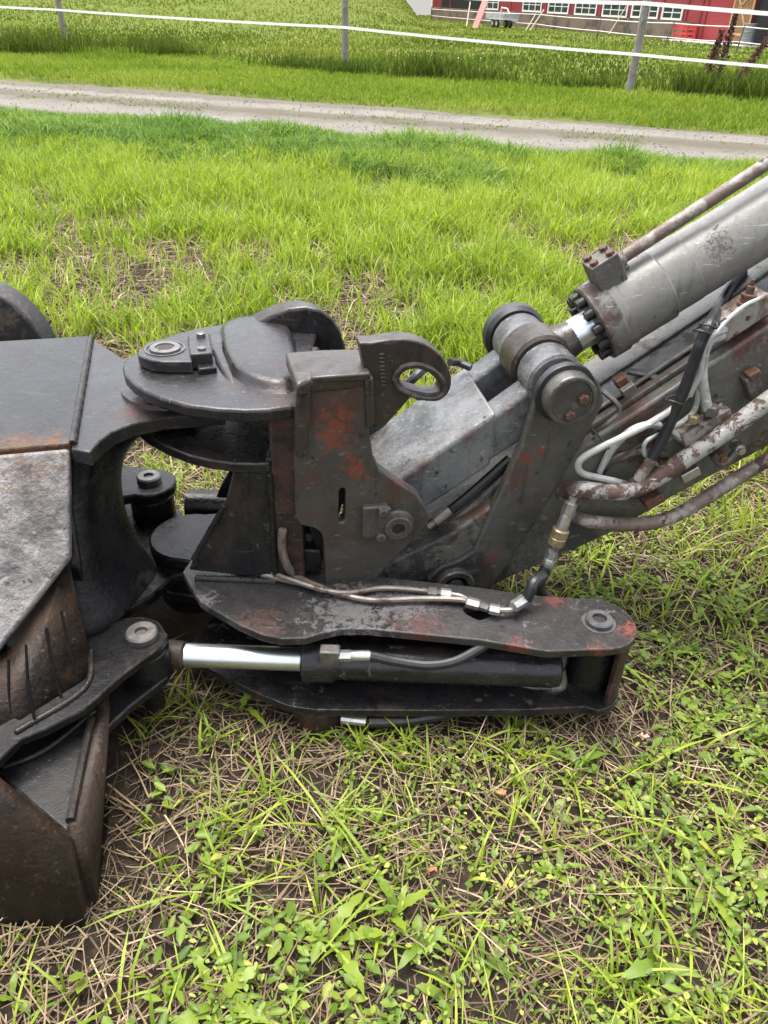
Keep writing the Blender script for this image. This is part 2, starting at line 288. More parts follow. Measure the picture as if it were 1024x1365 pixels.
xs = axis(0, .04, 2.2, 1.12, 500); ys = axis(1.4, .04, 1.8, 1.10, 500)
gx, gy = np.meshgrid(xs, ys); gz = ground_z(gx, gy)
nx, ny = len(xs), len(ys); idx = np.arange(nx*ny).reshape(ny, nx)
quads = np.stack([idx[:-1, :-1], idx[:-1, 1:], idx[1:, 1:], idx[1:, :-1]], -1).reshape(-1, 4)
gm = bpy.data.meshes.new('field_ground'); gm.from_pydata(np.stack([gx, gy, gz], -1).reshape(-1, 3).tolist(), [], quads.tolist())
m, t, p = new_mat('field_soil'); geo = t.nodes.new('ShaderNodeNewGeometry').outputs['Position']
soil = mix(t, ramp(t, noise(t, geo, 6, 8, .7), [(.35, 0), (.65, 1)]), (.022, .017, .013), (.045, .035, .026))
soil = mix(t, ramp(t, noise(t, geo, 45, 6, .75), [(.58, 0), (.68, .7)]), soil, (.13, .098, .06))
mead = mix(t, ramp(t, noise(t, geo, .35, 8, .7), [(.35, 0), (.65, 1)]), (.07, .10, .022), (.12, .125, .04))
mead = mix(t, ramp(t, noise(t, geo, 4, 6, .7), [(.5, 0), (.7, 1)]), mead, (.05, .075, .018))
sx = t.nodes.new('ShaderNodeSeparateXYZ'); t.links.new(geo, sx.inputs[0])
mr = t.nodes.new('ShaderNodeMapRange'); mr.inputs['From Min'].default_value = 7.5; mr.inputs['From Max'].default_value = 10; t.links.new(sx.outputs['Y'], mr.inputs['Value'])
t.links.new(mix(t, mr.outputs[0], soil, mead), p.inputs['Base Color']); p.inputs['Roughness'].default_value = .95; p.inputs['Specular IOR Level'].default_value = 0
b = nd(t, 'ShaderNodeBump', Strength=.8, Distance=.012); t.links.new(noise(t, geo, 60, 6, .7), b.inputs['Height']); t.links.new(b.outputs[0], p.inputs['Normal'])
g = bpy.data.objects.new('field_ground', gm); COL.objects.link(g); gm.materials.append(m); tag(g, 'stubble field and meadow ground running to the far crest', 'ground', kind='structure')
gm.polygons.foreach_set('use_smooth', [True]*len(gm.polygons))

# gravel road
m, t, p = new_mat('road_gravel'); geo = t.nodes.new('ShaderNodeNewGeometry').outputs['Position']
c = mix(t, ramp(t, noise(t, geo, .9, 8, .7), [(.35, 0), (.65, 1)]), (.115, .104, .088), (.16, .147, .127))
c = mix(t, ramp(t, noise(t, geo, 22, 6, .8), [(.45, 0), (.7, 1)]), c, (.21, .196, .172))
c = mix(t, ramp(t, noise(t, geo, 9, 6, .8), [(.60, 0), (.68, 1)]), c, (.045, .034, .024))
sxr = t.nodes.new('ShaderNodeSeparateXYZ'); t.links.new(geo, sxr.inputs[0])
m1 = t.nodes.new('ShaderNodeMath'); m1.operation = 'MULTIPLY_ADD'; m1.inputs[1].default_value = .2676; t.links.new(sxr.outputs['X'], m1.inputs[0]); t.links.new(sxr.outputs['Y'], m1.inputs[2])
m2 = t.nodes.new('ShaderNodeMath'); m2.operation = 'MULTIPLY_ADD'; m2.inputs[1].default_value = 1/3.4; m2.inputs[2].default_value = .5-12.64/3.4; t.links.new(m1.outputs[0], m2.inputs[0])
m3 = t.nodes.new('ShaderNodeMath'); m3.operation = 'MULTIPLY_ADD'; m3.inputs[1].default_value = .22; t.links.new(noise(t, geo, 1.4, 6, .7), m3.inputs[0]); t.links.new(m2.outputs[0], m3.inputs[2])
c = mix(t, ramp(t, m3.outputs[0], [(.12, .75), (.26, 0), (.42, 0), (.56, .8), (.68, .7), (.80, 0), (.95, 0), (1, .6)]), c, (.075, .064, .044))   # compacted pale wheel tracks, earthy crown and edges
t.links.new(c, p.inputs['Base Color']); p.inputs['Roughness'].default_value = .9; p.inputs['Specular IOR Level'].default_value = .1
b = nd(t, 'ShaderNodeBump', Strength=.9, Distance=.02); t.links.new(noise(t, geo, 30, 6, .8), b.inputs['Height']); t.links.new(b.outputs[0], p.inputs['Normal'])
rx = np.concatenate([np.arange(-60, -14, 2.), np.arange(-14, 12, .2), np.arange(12, 26, 2.)]); K = 14; rv = []; rq = []
for i, x in enumerate(rx):
    a = road_near(x)+(vnoise(x, 0, .8, 4)-.5)*.5+(vnoise(x, 0, 3, 5)-.5)*.25; b_ = road_far(x)+(vnoise(x, 0, .7, 6)-.5)*.5+(vnoise(x, 0, 3, 8)-.5)*.25
    for k in range(K):
        u = k/(K-1); y = a+(b_-a)*u; z = .012*math.sin(u*math.pi) - .035*(math.exp(-((u-.27)/.09)**2)+math.exp(-((u-.73)/.09)**2)) - .03 + .012*(vnoise(x, y, 2.2, 9)-.5)
        if k in (0, K-1): z -= .10
        rv.append((x, y, z))
    if i:
        for k in range(K-1): rq.append(((i-1)*K+k, i*K+k, i*K+k+1, (i-1)*K+k+1))
rm = bpy.data.meshes.new('gravel_road'); rm.from_pydata(rv, [], rq); ro = bpy.data.objects.new('gravel_road', rm); COL.objects.link(ro); rm.materials.append(m)
rm.polygons.foreach_set('use_smooth', [True]*len(rq)); tag(ro, 'grey gravel farm road crossing behind the machine', 'road', kind='structure')

# ================================================================== the bucket
XU, YU, ZU = np.array([1., 0, 0]), np.array([0, 1., 0]), np.array([0, 0, 1.])
BK = empty('bucket', (-.75, 1.5, 0), 'big black steel bucket standing at the left edge on the stubble', 'bucket')
T1 = Z(120, 447, .70); T2 = Z(95, 590, .70)
E2 = (T2-T1)/np.linalg.norm(T2-T1); E1 = np.array([E2[1], -E2[0], 0])      # E2 towards the camera along the bucket, E1 away to the left
if E1[0] > 0: E1 = -E1
G1 = Z(93, 745, .50)
gn = np.cross(E1, G1-T2); G2 = PL(0, 865, T2, gn); G3 = G1 + (G2-G1)*1.86; G4 = G3 + E1*.9
T2b = T2 + E1*1.15; T1b = T1 + E1*1.15
bt = prism('top_plate', [T1, T2, T2b, T1b], -ZU*.045, M['bucket_top'], BK, .007, seg=3)
# near cheek: scoured grey plate, leaning out as it comes down
inw = np.cross(G1-T2, E1); inw /= np.linalg.norm(inw); inw = inw if np.dot(inw, E2) < 0 else -inw
dn = (G1-T2)/np.linalg.norm(G1-T2)
prism('cheek_plate', [T2+dn*.012+E1*.004, G1, G3, G4, T2b+dn*.012], inw*.035, M['bucket_grey'], BK, .008, seg=3, label='scoured grey near cheek of the bucket')
# coupling-side wall below the top plate
wb = .05
BW = [T1+E1*.02-ZU*.045, T2+E1*.02-ZU*.045, T2+E1*.02+E2*.10-ZU*.25, T2+E1*.03+E2*.02-ZU*.48, T1+E1*.02-ZU*.48]
prism('back_wall', BW, E1*.05, M['bucket_black'], BK, .006)
# streaky recessed side under the cheek
r0 = G1+E1*.03-E2*.06-ZU*.005; r1 = G3-E2*.06+ZU*.1
R = [G1+E1*.012-E2*.045-ZU*.015, G2-E2*.045-ZU*.015, G3-E2*.045-ZU*.015, Z(-130, 1058, .255), Z(22, 975, .255), Z(112, 918, .255), Z(118, 870, .30)]
bm = bmesh.new(); vs = [bm.verts.new(Vector(q)) for q in R]; 
for f_ in ((0, 1, 4), (0, 4, 5), (0, 5, 6), (1, 2, 3), (1, 3, 4)): bm.faces.new([vs[i] for i in f_])
o = finish('recess_wall', bm, M['bucket_rust'], BK, angle=60, label='rust-brown recessed wall streaked with oil'); sd = o.modifiers.new('s', 'SOLIDIFY'); sd.thickness = .006; sd.offset = 0
for k, (a, b_) in enumerate((((35, 860), (46, 958)), ((62, 838), (82, 930)), ((82, 815), (104, 900)), ((12, 880), (18, 975)))):
    pn_ = np.cross(R[1]-R[0], R[4]-R[0]); q0 = PL(*a, R[0], pn_); q1 = PL(*b_, R[0], pn_); mdl = (q0+q1)/2+E1*.004; off = CAM-mdl; off = off/np.linalg.norm(off)*.004
    tube('oil_run', [q0+off, mdl+off, q1+off], .003, M['oil'], BK, 5, 6)
# streaks of oil run down the recess: narrow welded ribs
# neck plate that reaches to the tilt pin
PIN = np.array([Z(220, 464, .80)[0], Z(220, 464, .80)[1], 0])
def Zl(pts, h): return [Z(a, b, h) for a, b in pts]
nk = [T1+E2*.03, T1-E1*.0+E2*.0, *[Z(a, b, .70) for a, b in ((150, 462), (190, 470))]]
neck = [T1-ZU*.006, Z(165, 478, .694), PIN+ZU*.694+np.array([.02, .12, 0]), PIN+ZU*.694+np.array([.11, .05, 0]), PIN+ZU*.694+np.array([.13, -.05, 0]),
        Z(300, 549, .694), Z(215, 556, .694), Z(175, 565, .694), Z(150, 575, .694), Z(133, 588, .694), Z(120, 603, .694), T2-ZU*.006+E2*.015]
prism('neck_plate', neck, -ZU*.035, M['ear'], BK, .004)
lathe('pin_collar', PIN+ZU*.694, ZU, [(0, .115), (.010, .112), (.014, .09)], M['ear'], BK)
lathe('weld_bead', T2+E2*.0-E1*.002, -E2, [(0, .006), (.6, .006)], M['grease'], BK, 8)
# web under the neck, hollowed
bm = bmesh.new(); rows = []
for zz, row in ((.662, ((88, 604), (104, 606), (120, 604), (134, 590), (152, 577), (172, 570), (205, 562))), (.60, ((88, 640), (100, 640), (110, 636), (119, 628), (131, 616), (146, 604), (165, 590))), (.50, ((88, 705), (100, 704), (110, 700), (119, 690), (129, 674), (141, 655), (155, 632))),
                (.40, ((88, 770), (101, 768), (113, 763), (124, 752), (136, 735), (149, 712), (163, 685))), (.33, ((90, 815), (106, 812), (121, 806), (136, 795), (152, 778), (169, 755), (185, 728))), (.265, ((92, 855), (112, 852), (132, 846), (152, 833), (175, 810), (198, 782), (216, 758)))):
    rows.append([bm.verts.new(Vector(Z(a, b_, zz))) for a, b_ in row])
for a, b_ in zip(rows, rows[1:]):
    for k in range(6): bm.faces.new((a[k], a[k+1], b_[k+1], b_[k]))
o = finish('neck_web', bm, M['grease'], BK, angle=80); sd = o.modifiers.new('s', 'SOLIDIFY'); sd.thickness = .015; sd.offset = -1; sb = o.modifiers.new('d', 'SUBSURF'); sb.levels = sb.render_levels = 2
# lower neck plate round the bottom of the tilt pin
q_ = T2*[1, 1, 0]+ZU*.215; lowneck = [q_-E1*.01, q_-E1*.10-E2*.06, PIN*[1, 1, 0]+ZU*.215+np.array([-.02, -.12, 0]), PIN*[1, 1, 0]+ZU*.215+np.array([.08, -.08, 0]), PIN*[1, 1, 0]+ZU*.215+np.array([.11, .02, 0]), PIN*[1, 1, 0]+ZU*.215+np.array([.03, .11, 0]), q_-E2*.5-E1*.1, q_-E2*.55]
prism('neck_plate', lowneck, -ZU*.03, M['grease'], BK, .006)
# front lug with the tilt-cylinder pin, running back as a fin
LP = Z(188, 840, .29)
fin = [Z(150, 832, .27), Z(165, 824, .27), Z(190, 821, .27), Z(212, 828, .27), Z(224, 846, .27), Z(214, 862, .27), Z(165, 898, .27), Z(111, 946, .27), Z(60, 972, .27), Z(27, 985, .27), Z(0, 1012, .27), Z(-120, 1075, .27),
       Z(-120, 1075, .27)+np.array([-.06, .2, 0]), T2*[1, 1, 0]+ZU*.27+E1*.5-E2*.05, T2*[1, 1, 0]+ZU*.27-E2*.05, ]
prism('lug_plate', fin, -ZU*.022, M['bucket_black'], BK, .004)
prism('lug_plate', [q-ZU*.10 for q in (fin[0]+YU*.02, fin[2], fin[4], fin[5], Z(165, 898, .27), Z(111, 946, .27), Z(111, 946, .27)+np.array([-.1, .1, 0]))], -ZU*.022, M['bucket_black'], BK, .004)
lathe('lug_pin', LP*[1, 1, 0]+ZU*.268, ZU, [(0, .036), (.016, .036), (.020, .032), (.020, .014), (.012, .013)], M['dull'], BK)
lathe('pin_shaft', LP*[1, 1, 0]+ZU*.05, ZU, [(0, .026), (.22, .026)], M['grease'], BK)
# wedge-shaped lower corner resting on the ground
w = [Z(95, 1115, .20), Z(134, 950, .20), Z(134, 950, .20)+np.array([-.12, .30, 0]), Z(0, 1035, .20)+np.array([-.5, .55, 0]), Z(0, 1035, .20)+np.array([-.50, .30, 0]), Z(0, 1035, .20)]
prism('corner_plate', [w[0], w[1], w[2], w[3], w[4], w[5]], -ZU*.03, M['bucket_black'], BK, .006, label='wet triangular shelf of the bucket corner')
# lower front and side walls
f0, f1 = w[0]+np.array([0, .004, -.012]), w[5]+np.array([0, .004, -.012]); f2 = Z(-160, 905, .188)
gl = -.03
pn2 = np.cross(Z(98, 1226, gl)-f0, Z(0, 1228, gl)-f0); f1 = PL(0, 1036, f0, pn2); f2 = PL(-160, 905, f0, pn2)
def low(p, s=0): q = p.copy(); q[2] = gl; return q
def pt(px, py, h): return Z(px, py, h)
L1 = Z(112, 1222, gl); 
f2 = PL(-78, 968, f0, pn2); g0_ = PL(-78, 1228, f0, pn2); g5_ = G4-ZU*(G4[2]-gl)
wallf = [f0, f1, f2, g0_, Z(0, 1228, gl), Z(98, 1226, gl), Z(112, 1217, gl+.015), Z(119, 1203, gl+.045), G3-E2*.01+ZU*.01, G4-E2*.01+ZU*.01, g5_]
bm = bmesh.new(); vs = [bm.verts.new(Vector(q)) for q in wallf]
for f_ in ((0, 1, 4), (1, 2, 3), (1, 3, 4), (0, 4, 5), (0, 5, 6), (0, 6, 7), (2, 8, 3), (8, 9, 10), (8, 10, 3)): bm.faces.new([vs[i] for i in f_])
o = finish('lower_cheek', bm, M['bucket_rust'], BK, angle=8); sd = o.modifiers.new('s', 'SOLIDIFY'); sd.thickness = .03; sd.offset = -1 
bm = bmesh.new(); rp = [w[0]+np.array([.003, .006, 0]), w[1]+np.array([.004, 0, 0]), w[2]+np.array([.0, 0, .02]), low(w[2])+np.array([0, 0, .0]), Z(150, 985, gl), Z(119, 1203, gl+.045)]
vs = [bm.verts.new(Vector(q)) for q in rp]; bm.faces.new(vs)
o = finish('lower_back_wall', bm, M['bucket_rust'], BK, angle=8); sd = o.modifiers.new('s', 'SOLIDIFY'); sd.thickness = .03; sd.offset = 0
tube('weld_bead', [w[0]+np.array([-.012, .03, .004]), (w[0]+w[1])/2+np.array([-.012, 0, .004]), w[1]+np.array([-.012, -.02, .004])], .009, M['weld'], BK, 8, 8)
# rear lug with its pin, seen through the gap
RP = Z(198, 634, .34)
rl = [RP+np.array([.075*math.cos(a), .075*math.sin(a), -.02]) for a in np.linspace(-1.9, 1.7, 10)] + [RP+np.array([-.20, .10, -.02]), RP+np.array([-.20, -.16, -.02])]
prism('lug_plate', rl, -ZU*.03, M['grease'], BK, .005)
prism('lug_plate', [q-ZU*.12 for q in rl], -ZU*.03, M['grease'], BK, .005)
lathe('lug_pin', RP-ZU*.02, ZU, [(0, .034), (.018, .034), (.022, .03), (.022, .014), (.014, .013)], M['washer'], BK)
# rounded far cheek
fc = T1*[1, 1, 0]+np.array([-.62, .42, 0])
arc = [Y(-72+143*math.cos(a), 520-146*math.sin(a), 2.42) for a in np.linspace(-.6, math.pi+.6, 36)]
prism('far_cheek', arc, np.array([.01, .09, 0]), M['tyre'], BK, .01, seg=3, label='rounded far cheek of the bucket with a brown scuffed patch')

# ================================================================== tilt bracket with its cylinder
TB = empty('tilt_bracket', (-.22, 1.6, 0), 'black steel tilt bracket with long flat arm and chrome-rod cylinder beside the bucket', 'bracket')
def P(l, h): return [Z(a, b, h) for a, b in l]
UPZ, LOZ = .29, .085
BOSS = Z(798, 830, UPZ)
up_front = [(243, 763), (252, 780), (268, 803), (318, 832), (350, 846), (375, 851), (408, 850), (432, 843), (455, 838), (490, 838), (540, 843), (640, 853), (730, 868), (780, 873)]
up_end = [Z(780, 873, UPZ)] 
endarc = [BOSS + np.array([math.cos(a)*.088, math.sin(a)*.088, 0]) for a in np.linspace(-1.45, 1.35, 12)]
back = [Z(705, 793, UPZ), Z(640, 783, UPZ), Z(500, 768, UPZ), Z(440, 760, UPZ)+np.array([0, .05, 0]), np.array([-.23, 1.60, UPZ]), np.array([-.34, 1.56, UPZ]), Z(257, 742, UPZ)]
sl_ = smooth_loop([Z(*q, UPZ) for q in ((617, 812), (640, 806), (664, 812), (640, 826))], 4)
prism('upper_arm_plate', P(up_front[:-1], UPZ)+endarc+back, -ZU*.022, M['armplate'], TB, .004, holes=[sl_])
lo_front = [(228, 868), (262, 882), (305, 905), (345, 925), (385, 941), (420, 946), (560, 947), (700, 946), (780, 942)]
lowarc = [BOSS*[1, 1, 0] + ZU*LOZ + np.array([math.cos(a)*.088, math.sin(a)*.088, 0]) for a in np.linspace(-1.35, 1.35, 12)]
prism('lower_arm_plate', P(lo_front, LOZ)+lowarc+[np.array([.35, 1.55, LOZ]), np.array([-.2, 1.62, LOZ]), np.array([-.45, 1.6, LOZ]), np.array([-.5, 1.42, LOZ])], -ZU*.022, M['bracket'], TB, .004)
# curved end wall between the two plates
aa = np.linspace(-1.05, 1.3, 16); cB = BOSS*[1, 1, 0]
ring = [cB+ZU*LOZ+np.array([math.cos(a), math.sin(a), 0])*.083 for a in aa] + [cB+ZU*LOZ+np.array([math.cos(a), math.sin(a), 0])*.070 for a in aa[::-1]]
prism('end_wall', ring, ZU*(UPZ-.022-LOZ-.001), M['rustplate'], TB, .002)
# inner wall behind the cylinder
prism('inner_wall', [np.array([-.25, 1.47, LOZ+.001]), np.array([.42, 1.45, LOZ+.001]), np.array([.42, 1.45, UPZ-.023]), np.array([-.25, 1.47, UPZ-.023])], np.array([0, .025, 0]), M['grease'], TB, .002)
lathe('pin_boss', BOSS-ZU*.004, ZU, [(0, .040), (.006, .040), (.006, .032), (.016, .032), (.019, .029), (.019, .017), (.006, .016)], M['washer'], TB)
lathe('pin_bore', BOSS, ZU, [(.002, .0155), (.007, .0155)], M['hole'], TB)
# tilt cylinder
CY, CZ = 1.335, .172
def cyx(px): return Y(px, 875, CY)[0]
AX = np.array([1., 0, 0])
def onax(px): return np.array([cyx(px), CY, CZ])
cyl = lathe('cylinder_barrel', onax(402), AX, [(0, .040), (.004, .052), (.006, .054), (.075, .054), (.082, .050), (.084, .046), (.60, .046), (.615, .043), (.62, .036)], M['bracket'], TB, 36)
lathe('cylinder_rod', onax(247), AX, [(0, .027), (.003, .029), (cyx(404)-cyx(247), .029)], M['chrome'], TB, 32, label='bright chrome piston rod')
lathe('rod_end', onax(226), AX, [(-.03, .03), (.0, .036), (.035, .034), (cyx(248)-cyx(226), .030)], M['rustplate'], TB, 24)
lathe('rod_eye', LP*[1, 1, 0]+ZU*.155, ZU, [(0, .055), (.085, .055)], M['grease'], TB, 28, .004)
lathe('base_eye', cB+ZU*.11, ZU, [(0, .052), (.125, .052)], M['grease'], TB, 28, .005)
pb = Y(440, 874, CY-.055)
box('port_block', pb, (.046, .03, .046), M['dull'], TB, bevel=.004)
def fitting(px0, px1, py, y, name, prof, mat, seg=6):
    a = Y(px0, py, y); b_ = Y(px1, py, y); L = np.linalg.norm(b_-a); lathe(name, a, b_-a, [(L*t_, r_) for t_, r_ in prof], mat, TB, seg)
yy = CY-.058
fitting(452, 468, 874, yy, 'hose_nut', [(0, .0135), (1, .0135)], M['zinc'])
fitting(466, 494, 874, yy, 'hose_crimp', [(0, .010), (.1, .0125), (.9, .0125), (1, .011)], M['zinc'], 14)
tube('black_hose', [Y(492, 874, yy), Y(530, 882, yy), Y(570, 887, yy-.005), Y(605, 882, yy), Y(637, 866, yy+.02), Y(660, 850, yy+.05)], .0115, M['rubber'], TB)
tube('black_hose', [Z(600, 893, .12), Z(625, 905, .115), Z(660, 907, .11), Z(692, 909, .11)], .010, M['rubber'], TB)
a = Z(690, 909, .11); b_ = Z(738, 917, .112)
lathe('hose_nut', a, b_-a, [(0, .0105), (.05, .0115), (.055, .009), (.085, .009)], M['pipe_dark'], TB, 12)
tube('elbow', [Z(734, 917, .112), Z(748, 916, .115), Z(750, 905, .135), Z(748, 893, .16)], .011, M['dull'], TB)
# tall back plate
BP = Z(388, 775, .29); bx0, bx1 = BP[0]-.034, BP[0]+.034; by0 = BP[1]-.002
bpt = [np.array([bx0, by0, LOZ+.002]), np.array([bx1, by0, LOZ+.002]), np.array([bx1, by0, .772]), np.array([bx0, by0, .772])]
prism('back_plate', bpt, np.array([0, .47, 0]), M['rustplate'], TB, .008, seg=3, label='rust-brown upright edge of the bracket')
prism('wear_strip', [np.array([bx1-.004, by0+.004, .50]), np.array([bx1+.018, by0+.006, .50]), np.array([bx1+.018, by0+.006, .785]), np.array([bx1-.004, by0+.004, .785])], np.array([0, .3, 0]), M['ear'], TB, .006)
EZ = .775
ear = P([(166, 480), (163, 488), (166, 499), (176, 510), (192, 520), (215, 530), (250, 540), (290, 545), (330, 547), (356, 546)], EZ) + [np.array([bx1, by0-.003, EZ]), np.array([bx1, by0+.42, EZ]), np.array([bx0-.05, by0+.43, EZ])] + P([(300, 431), (262, 437), (228, 446), (192, 462)], EZ)
prism('top_ear', ear, -ZU*.03, M['ear'], TB, .007, seg=3)
def dome(name, outline, z0, levels, mat, parent):
    """cast swelling: the outline drawn in and up, level by level"""
    o3 = [np.array(q) for q in smooth_loop(outline, 3)]; c_ = sum(o3)/len(o3); bm = bmesh.new(); rings = []
    for dz, sc in levels: rings.append([bm.verts.new(Vector(c_+(q-c_)*[sc, sc, 0]+ZU*dz)) for q in o3])
    for a, b_ in zip(rings, rings[1:]):
        for k in range(len(a)): bm.faces.new((a[k], a[(k+1) % len(a)], b_[(k+1) % len(a)], b_[k]))
    bm.faces.new(rings[-1]); return finish(name, bm, mat, parent, angle=70)
sad = P([(299, 436), (297, 458), (302, 482), (313, 502), (335, 516), (365, 524), (388, 522), (398, 505), (394, 470), (384, 440), (340, 426)], EZ-.002)
dome('saddle_casting', sad, EZ, [(0, 1.06), (.004, 1.02), (.010, .975), (.017, .94), (.022, .90), (.0245, .80), (.028, .5), (.030, .2)], M['ear'], TB)
dome('saddle_rib', P([(282, 446), (281, 460), (288, 485), (300, 503), (312, 510), (308, 495), (298, 470), (297, 446)], EZ-.002), EZ, [(0, 1.1), (.004, 1.0), (.008, .85), (.010, .5)], M['ear'], TB)
FY = 1.90
finp = [Y(a, b_, FY) for a, b_ in ((300, 462), (318, 446), (340, 433), (362, 421), (385, 412), (408, 409), (428, 413), (444, 424), (455, 441), (462, 464), (462, 490), (300, 490))]
prism('rear_gusset', finp, np.array([-.03, .055, 0]), M['bracket'], TB, .008, seg=3, label='upright rounded gusset at the rear of the bracket')
# pin lock plate and bolt block on the ear
lk = P([(183, 470), (196, 456), (222, 450), (251, 449), (256, 482), (218, 482), (201, 480), (185, 474)], .805)
prism('lock_plate', lk, -ZU*.028, M['ear'], TB, .003)
pc = Z(220, 464.5, .806)
lathe('pin_ring', pc, ZU, [(-.004, .046), (.001, .046), (.001, .043), (-.003, .042), (-.003, .036), (.004, .035), (.005, .022), (.001, .021)], M['dull'], TB, 32)
lathe('pin_bore', pc, ZU, [(-.002, .016), (.0022, .016)], M['hole'], TB)
prism('bolt_block', P([(250, 446), (279, 444), (283, 470), (253, 472)], .815), -ZU*.038, M['ear'], TB, .004)
lathe('lock_bolt', Z(268, 448, .815), ZU, [(-.002, .012), (.008, .012), (.009, .010)], M['dull'], TB, 6)
lathe('lock_bolt', Z(269, 465, .815), ZU, [(-.002, .011), (.004, .011)], M['dull'], TB, 6)
prism('bolt_block', P([(262, 477), (286, 474), (289, 489), (264, 492)], .79), -ZU*.02, M['grease'], TB, .004)
MZ = .63
mid = P([(178, 566), (195, 580), (220, 594), (250, 606), (280, 613), (310, 617), (340, 618), (357, 617)], MZ) + [np.array([bx0, by0, MZ]), np.array([bx0, by0+.42, MZ]), np.array([PIN[0]+.02, PIN[1]+.13, MZ]), np.array([PIN[0]-.08, PIN[1]+.08, MZ])]
prism('middle_ear', mid, -ZU*.025, M['bracket'], TB, .004)
lathe('pin_shaft', PIN+ZU*.60, ZU, [(0, .05), (.16, .05)], M['grease'], TB)
lathe('pivot_casting', PIN+ZU*.06, ZU, [(0, .095), (.02, .102), (.17, .102)], M['grease'], TB)
lz = .26
le = [PIN*[1, 1, 0]+ZU*lz+np.array([math.cos(a)*.11, math.sin(a)*.11, 0]) for a in np.linspace(1.4, 4.7, 14)] + [np.array([bx0-.03, PIN[1]-.16, lz]), np.array([bx0-.03, PIN[1]+.16, lz])]
prism('lower_ear', le, -ZU*.03, M['grease'], TB, .006)
prism('lower_ear', [q-ZU*.12 for q in le], -ZU*.03, M['grease'], TB, .006)
web = [Y(a, b_, by0+.004) for a, b_ in ((384, 622), (312, 622), (300, 672), (258, 745), (252, 760), (386, 774))]
prism('front_web', web, np.array([0, .022, 0]), M['bracket'], TB, .004)
prism('rear_web', [q+np.array([0, .33, 0]) for q in web], np.array([0, .022, 0]), M['grease'], TB, .004)
lathe('grease_nipple', np.array([bx0-.02, by0+.10, .50]), ZU, [(0, .01), (.02, .01), (.024, .016), (.036, .016), (.044, .008)], M['washer'], TB, 14)
tube('grease_line', [np.array([bx0-.02, by0+.10, .50]), np.array([bx0-.022, by0+.10, .42]), np.array([bx0-.01, by0+.08, .34])], .007, M['dull'], TB)
# rear tilt cylinder, mostly hidden
lathe('cylinder_barrel', RP+np.array([.10, .01, -.10]), AX, [(0, .03), (.0, .045), (.34, .045)], M['grease'], TB, 24)
lathe('rod_eye', RP+np.array([0, 0, -.16]), ZU, [(0, .062), (.10, .062)], M['grease'], TB, 28, .005)
# hard lines over the arm plate
def hl(pts): return [Z(a, b_, UPZ+dz) for a, b_, dz in pts]
tube('brake_pipe', hl([(303, 724, .02), (300, 735, .012), (305, 747, .012), (325, 758, .012), (362, 769, .012), (420, 782, .012), (462, 794, .014), (500, 800, .014), (560, 798, .014), (610, 799, .016), (628, 803, .02)]), .0072, M['hardline'], TB, 6, 8)
tube('brake_pipe', hl([(311, 724, .02), (309, 733, .012), (316, 743, .011), (345, 757, .011), (380, 770, .024), (430, 786, .022), (465, 790, .018), (510, 784, .012), (560, 787, .012), (572, 789, .014)]), .0066, M['hardline'], TB, 6, 8)
tube('flat_pipe', [Y(377, 706, by0-.012), Y(376, 730, by0-.013), Y(381, 750, by0-.016)]+hl([(392, 766, .016), (412, 778, .014), (432, 786, .012)]), .0105, M['hardline'], TB, 6, 8)
def nut(px0, py0, px1, py1, dz, r, mat, name='pipe_nut', seg=6):
    a = Z(px0, py0, UPZ+dz); b_ = Z(px1, py1, UPZ+dz); L = np.linalg.norm(b_-a); lathe(name, a, b_-a, [(0, r*.85), (L*.08, r), (L*.92, r), (L, r*.85)], mat, TB, seg)
nut(570, 789, 583, 790, .016, .0125, M['dull']); nut(587, 790, 602, 792, .016, .0125, M['zinc']); nut(582, 790, 588, 790, .016, .008, M['dull'])
nut(622, 802, 640, 807, .02, .0135, M['zinc']); nut(640, 807, 652, 811, .02, .011, M['dull']); nut(652, 811, 667, 814, .02, .0135, M['zinc'])
tube('brake_pipe', hl([(600, 792, .016), (615, 795, .016), (626, 801, .018)]), .0066, M['hardline'], TB, 6, 8)
tube('brake_pipe', hl([(664, 813, .02), (680, 813, .02), (690, 807, .025), (696, 801, .03)]), .0072, M['hardline'], TB, 6, 8)
nut(684, 809, 704, 796, .032, .0145, M['zinc'])
tube('black_hose', [Z(702, 798, UPZ+.034), Z(708, 786, UPZ+.06), Z(712, 776, UPZ+.075), Z(724, 768, UPZ+.07)], .014, M['rubber'], TB)
# bolt block in the corner by the coupler
box('bolt_block', Z(408, 745, .34)+np.array([0, .02, 0]), (.075, .06, .07), M['grease'], TB, bevel=.006)
lathe('corner_bolt', Z(411, 722, .375)+np.array([0, .02, 0]), ZU, [(0, .02), (.015, .02), (.018, .017)], M['dull'], TB, 6)
# foot under the lower plate, with its fitting
ft = Z(426, 958, .04)
lathe('under_boss', ft*[1, 1, 0]+np.array([0, .055, -.02]), ZU, [(0, .06), (.012, .068), (.08, .068)], M['rustplate'], TB)
a = Z(455, 958, .045); b_ = Z(492, 963, .042)
lathe('hose_nut', a, b_-a, [(0, .013), (.022, .013), (.023, .011), (.06, .011)], M['zinc'], TB, 10)
tube('black_hose', [b_, Z(530, 962, .042), Z(580, 955, .045), Z(630, 945, .05)], .012, M['rubber'], TB)

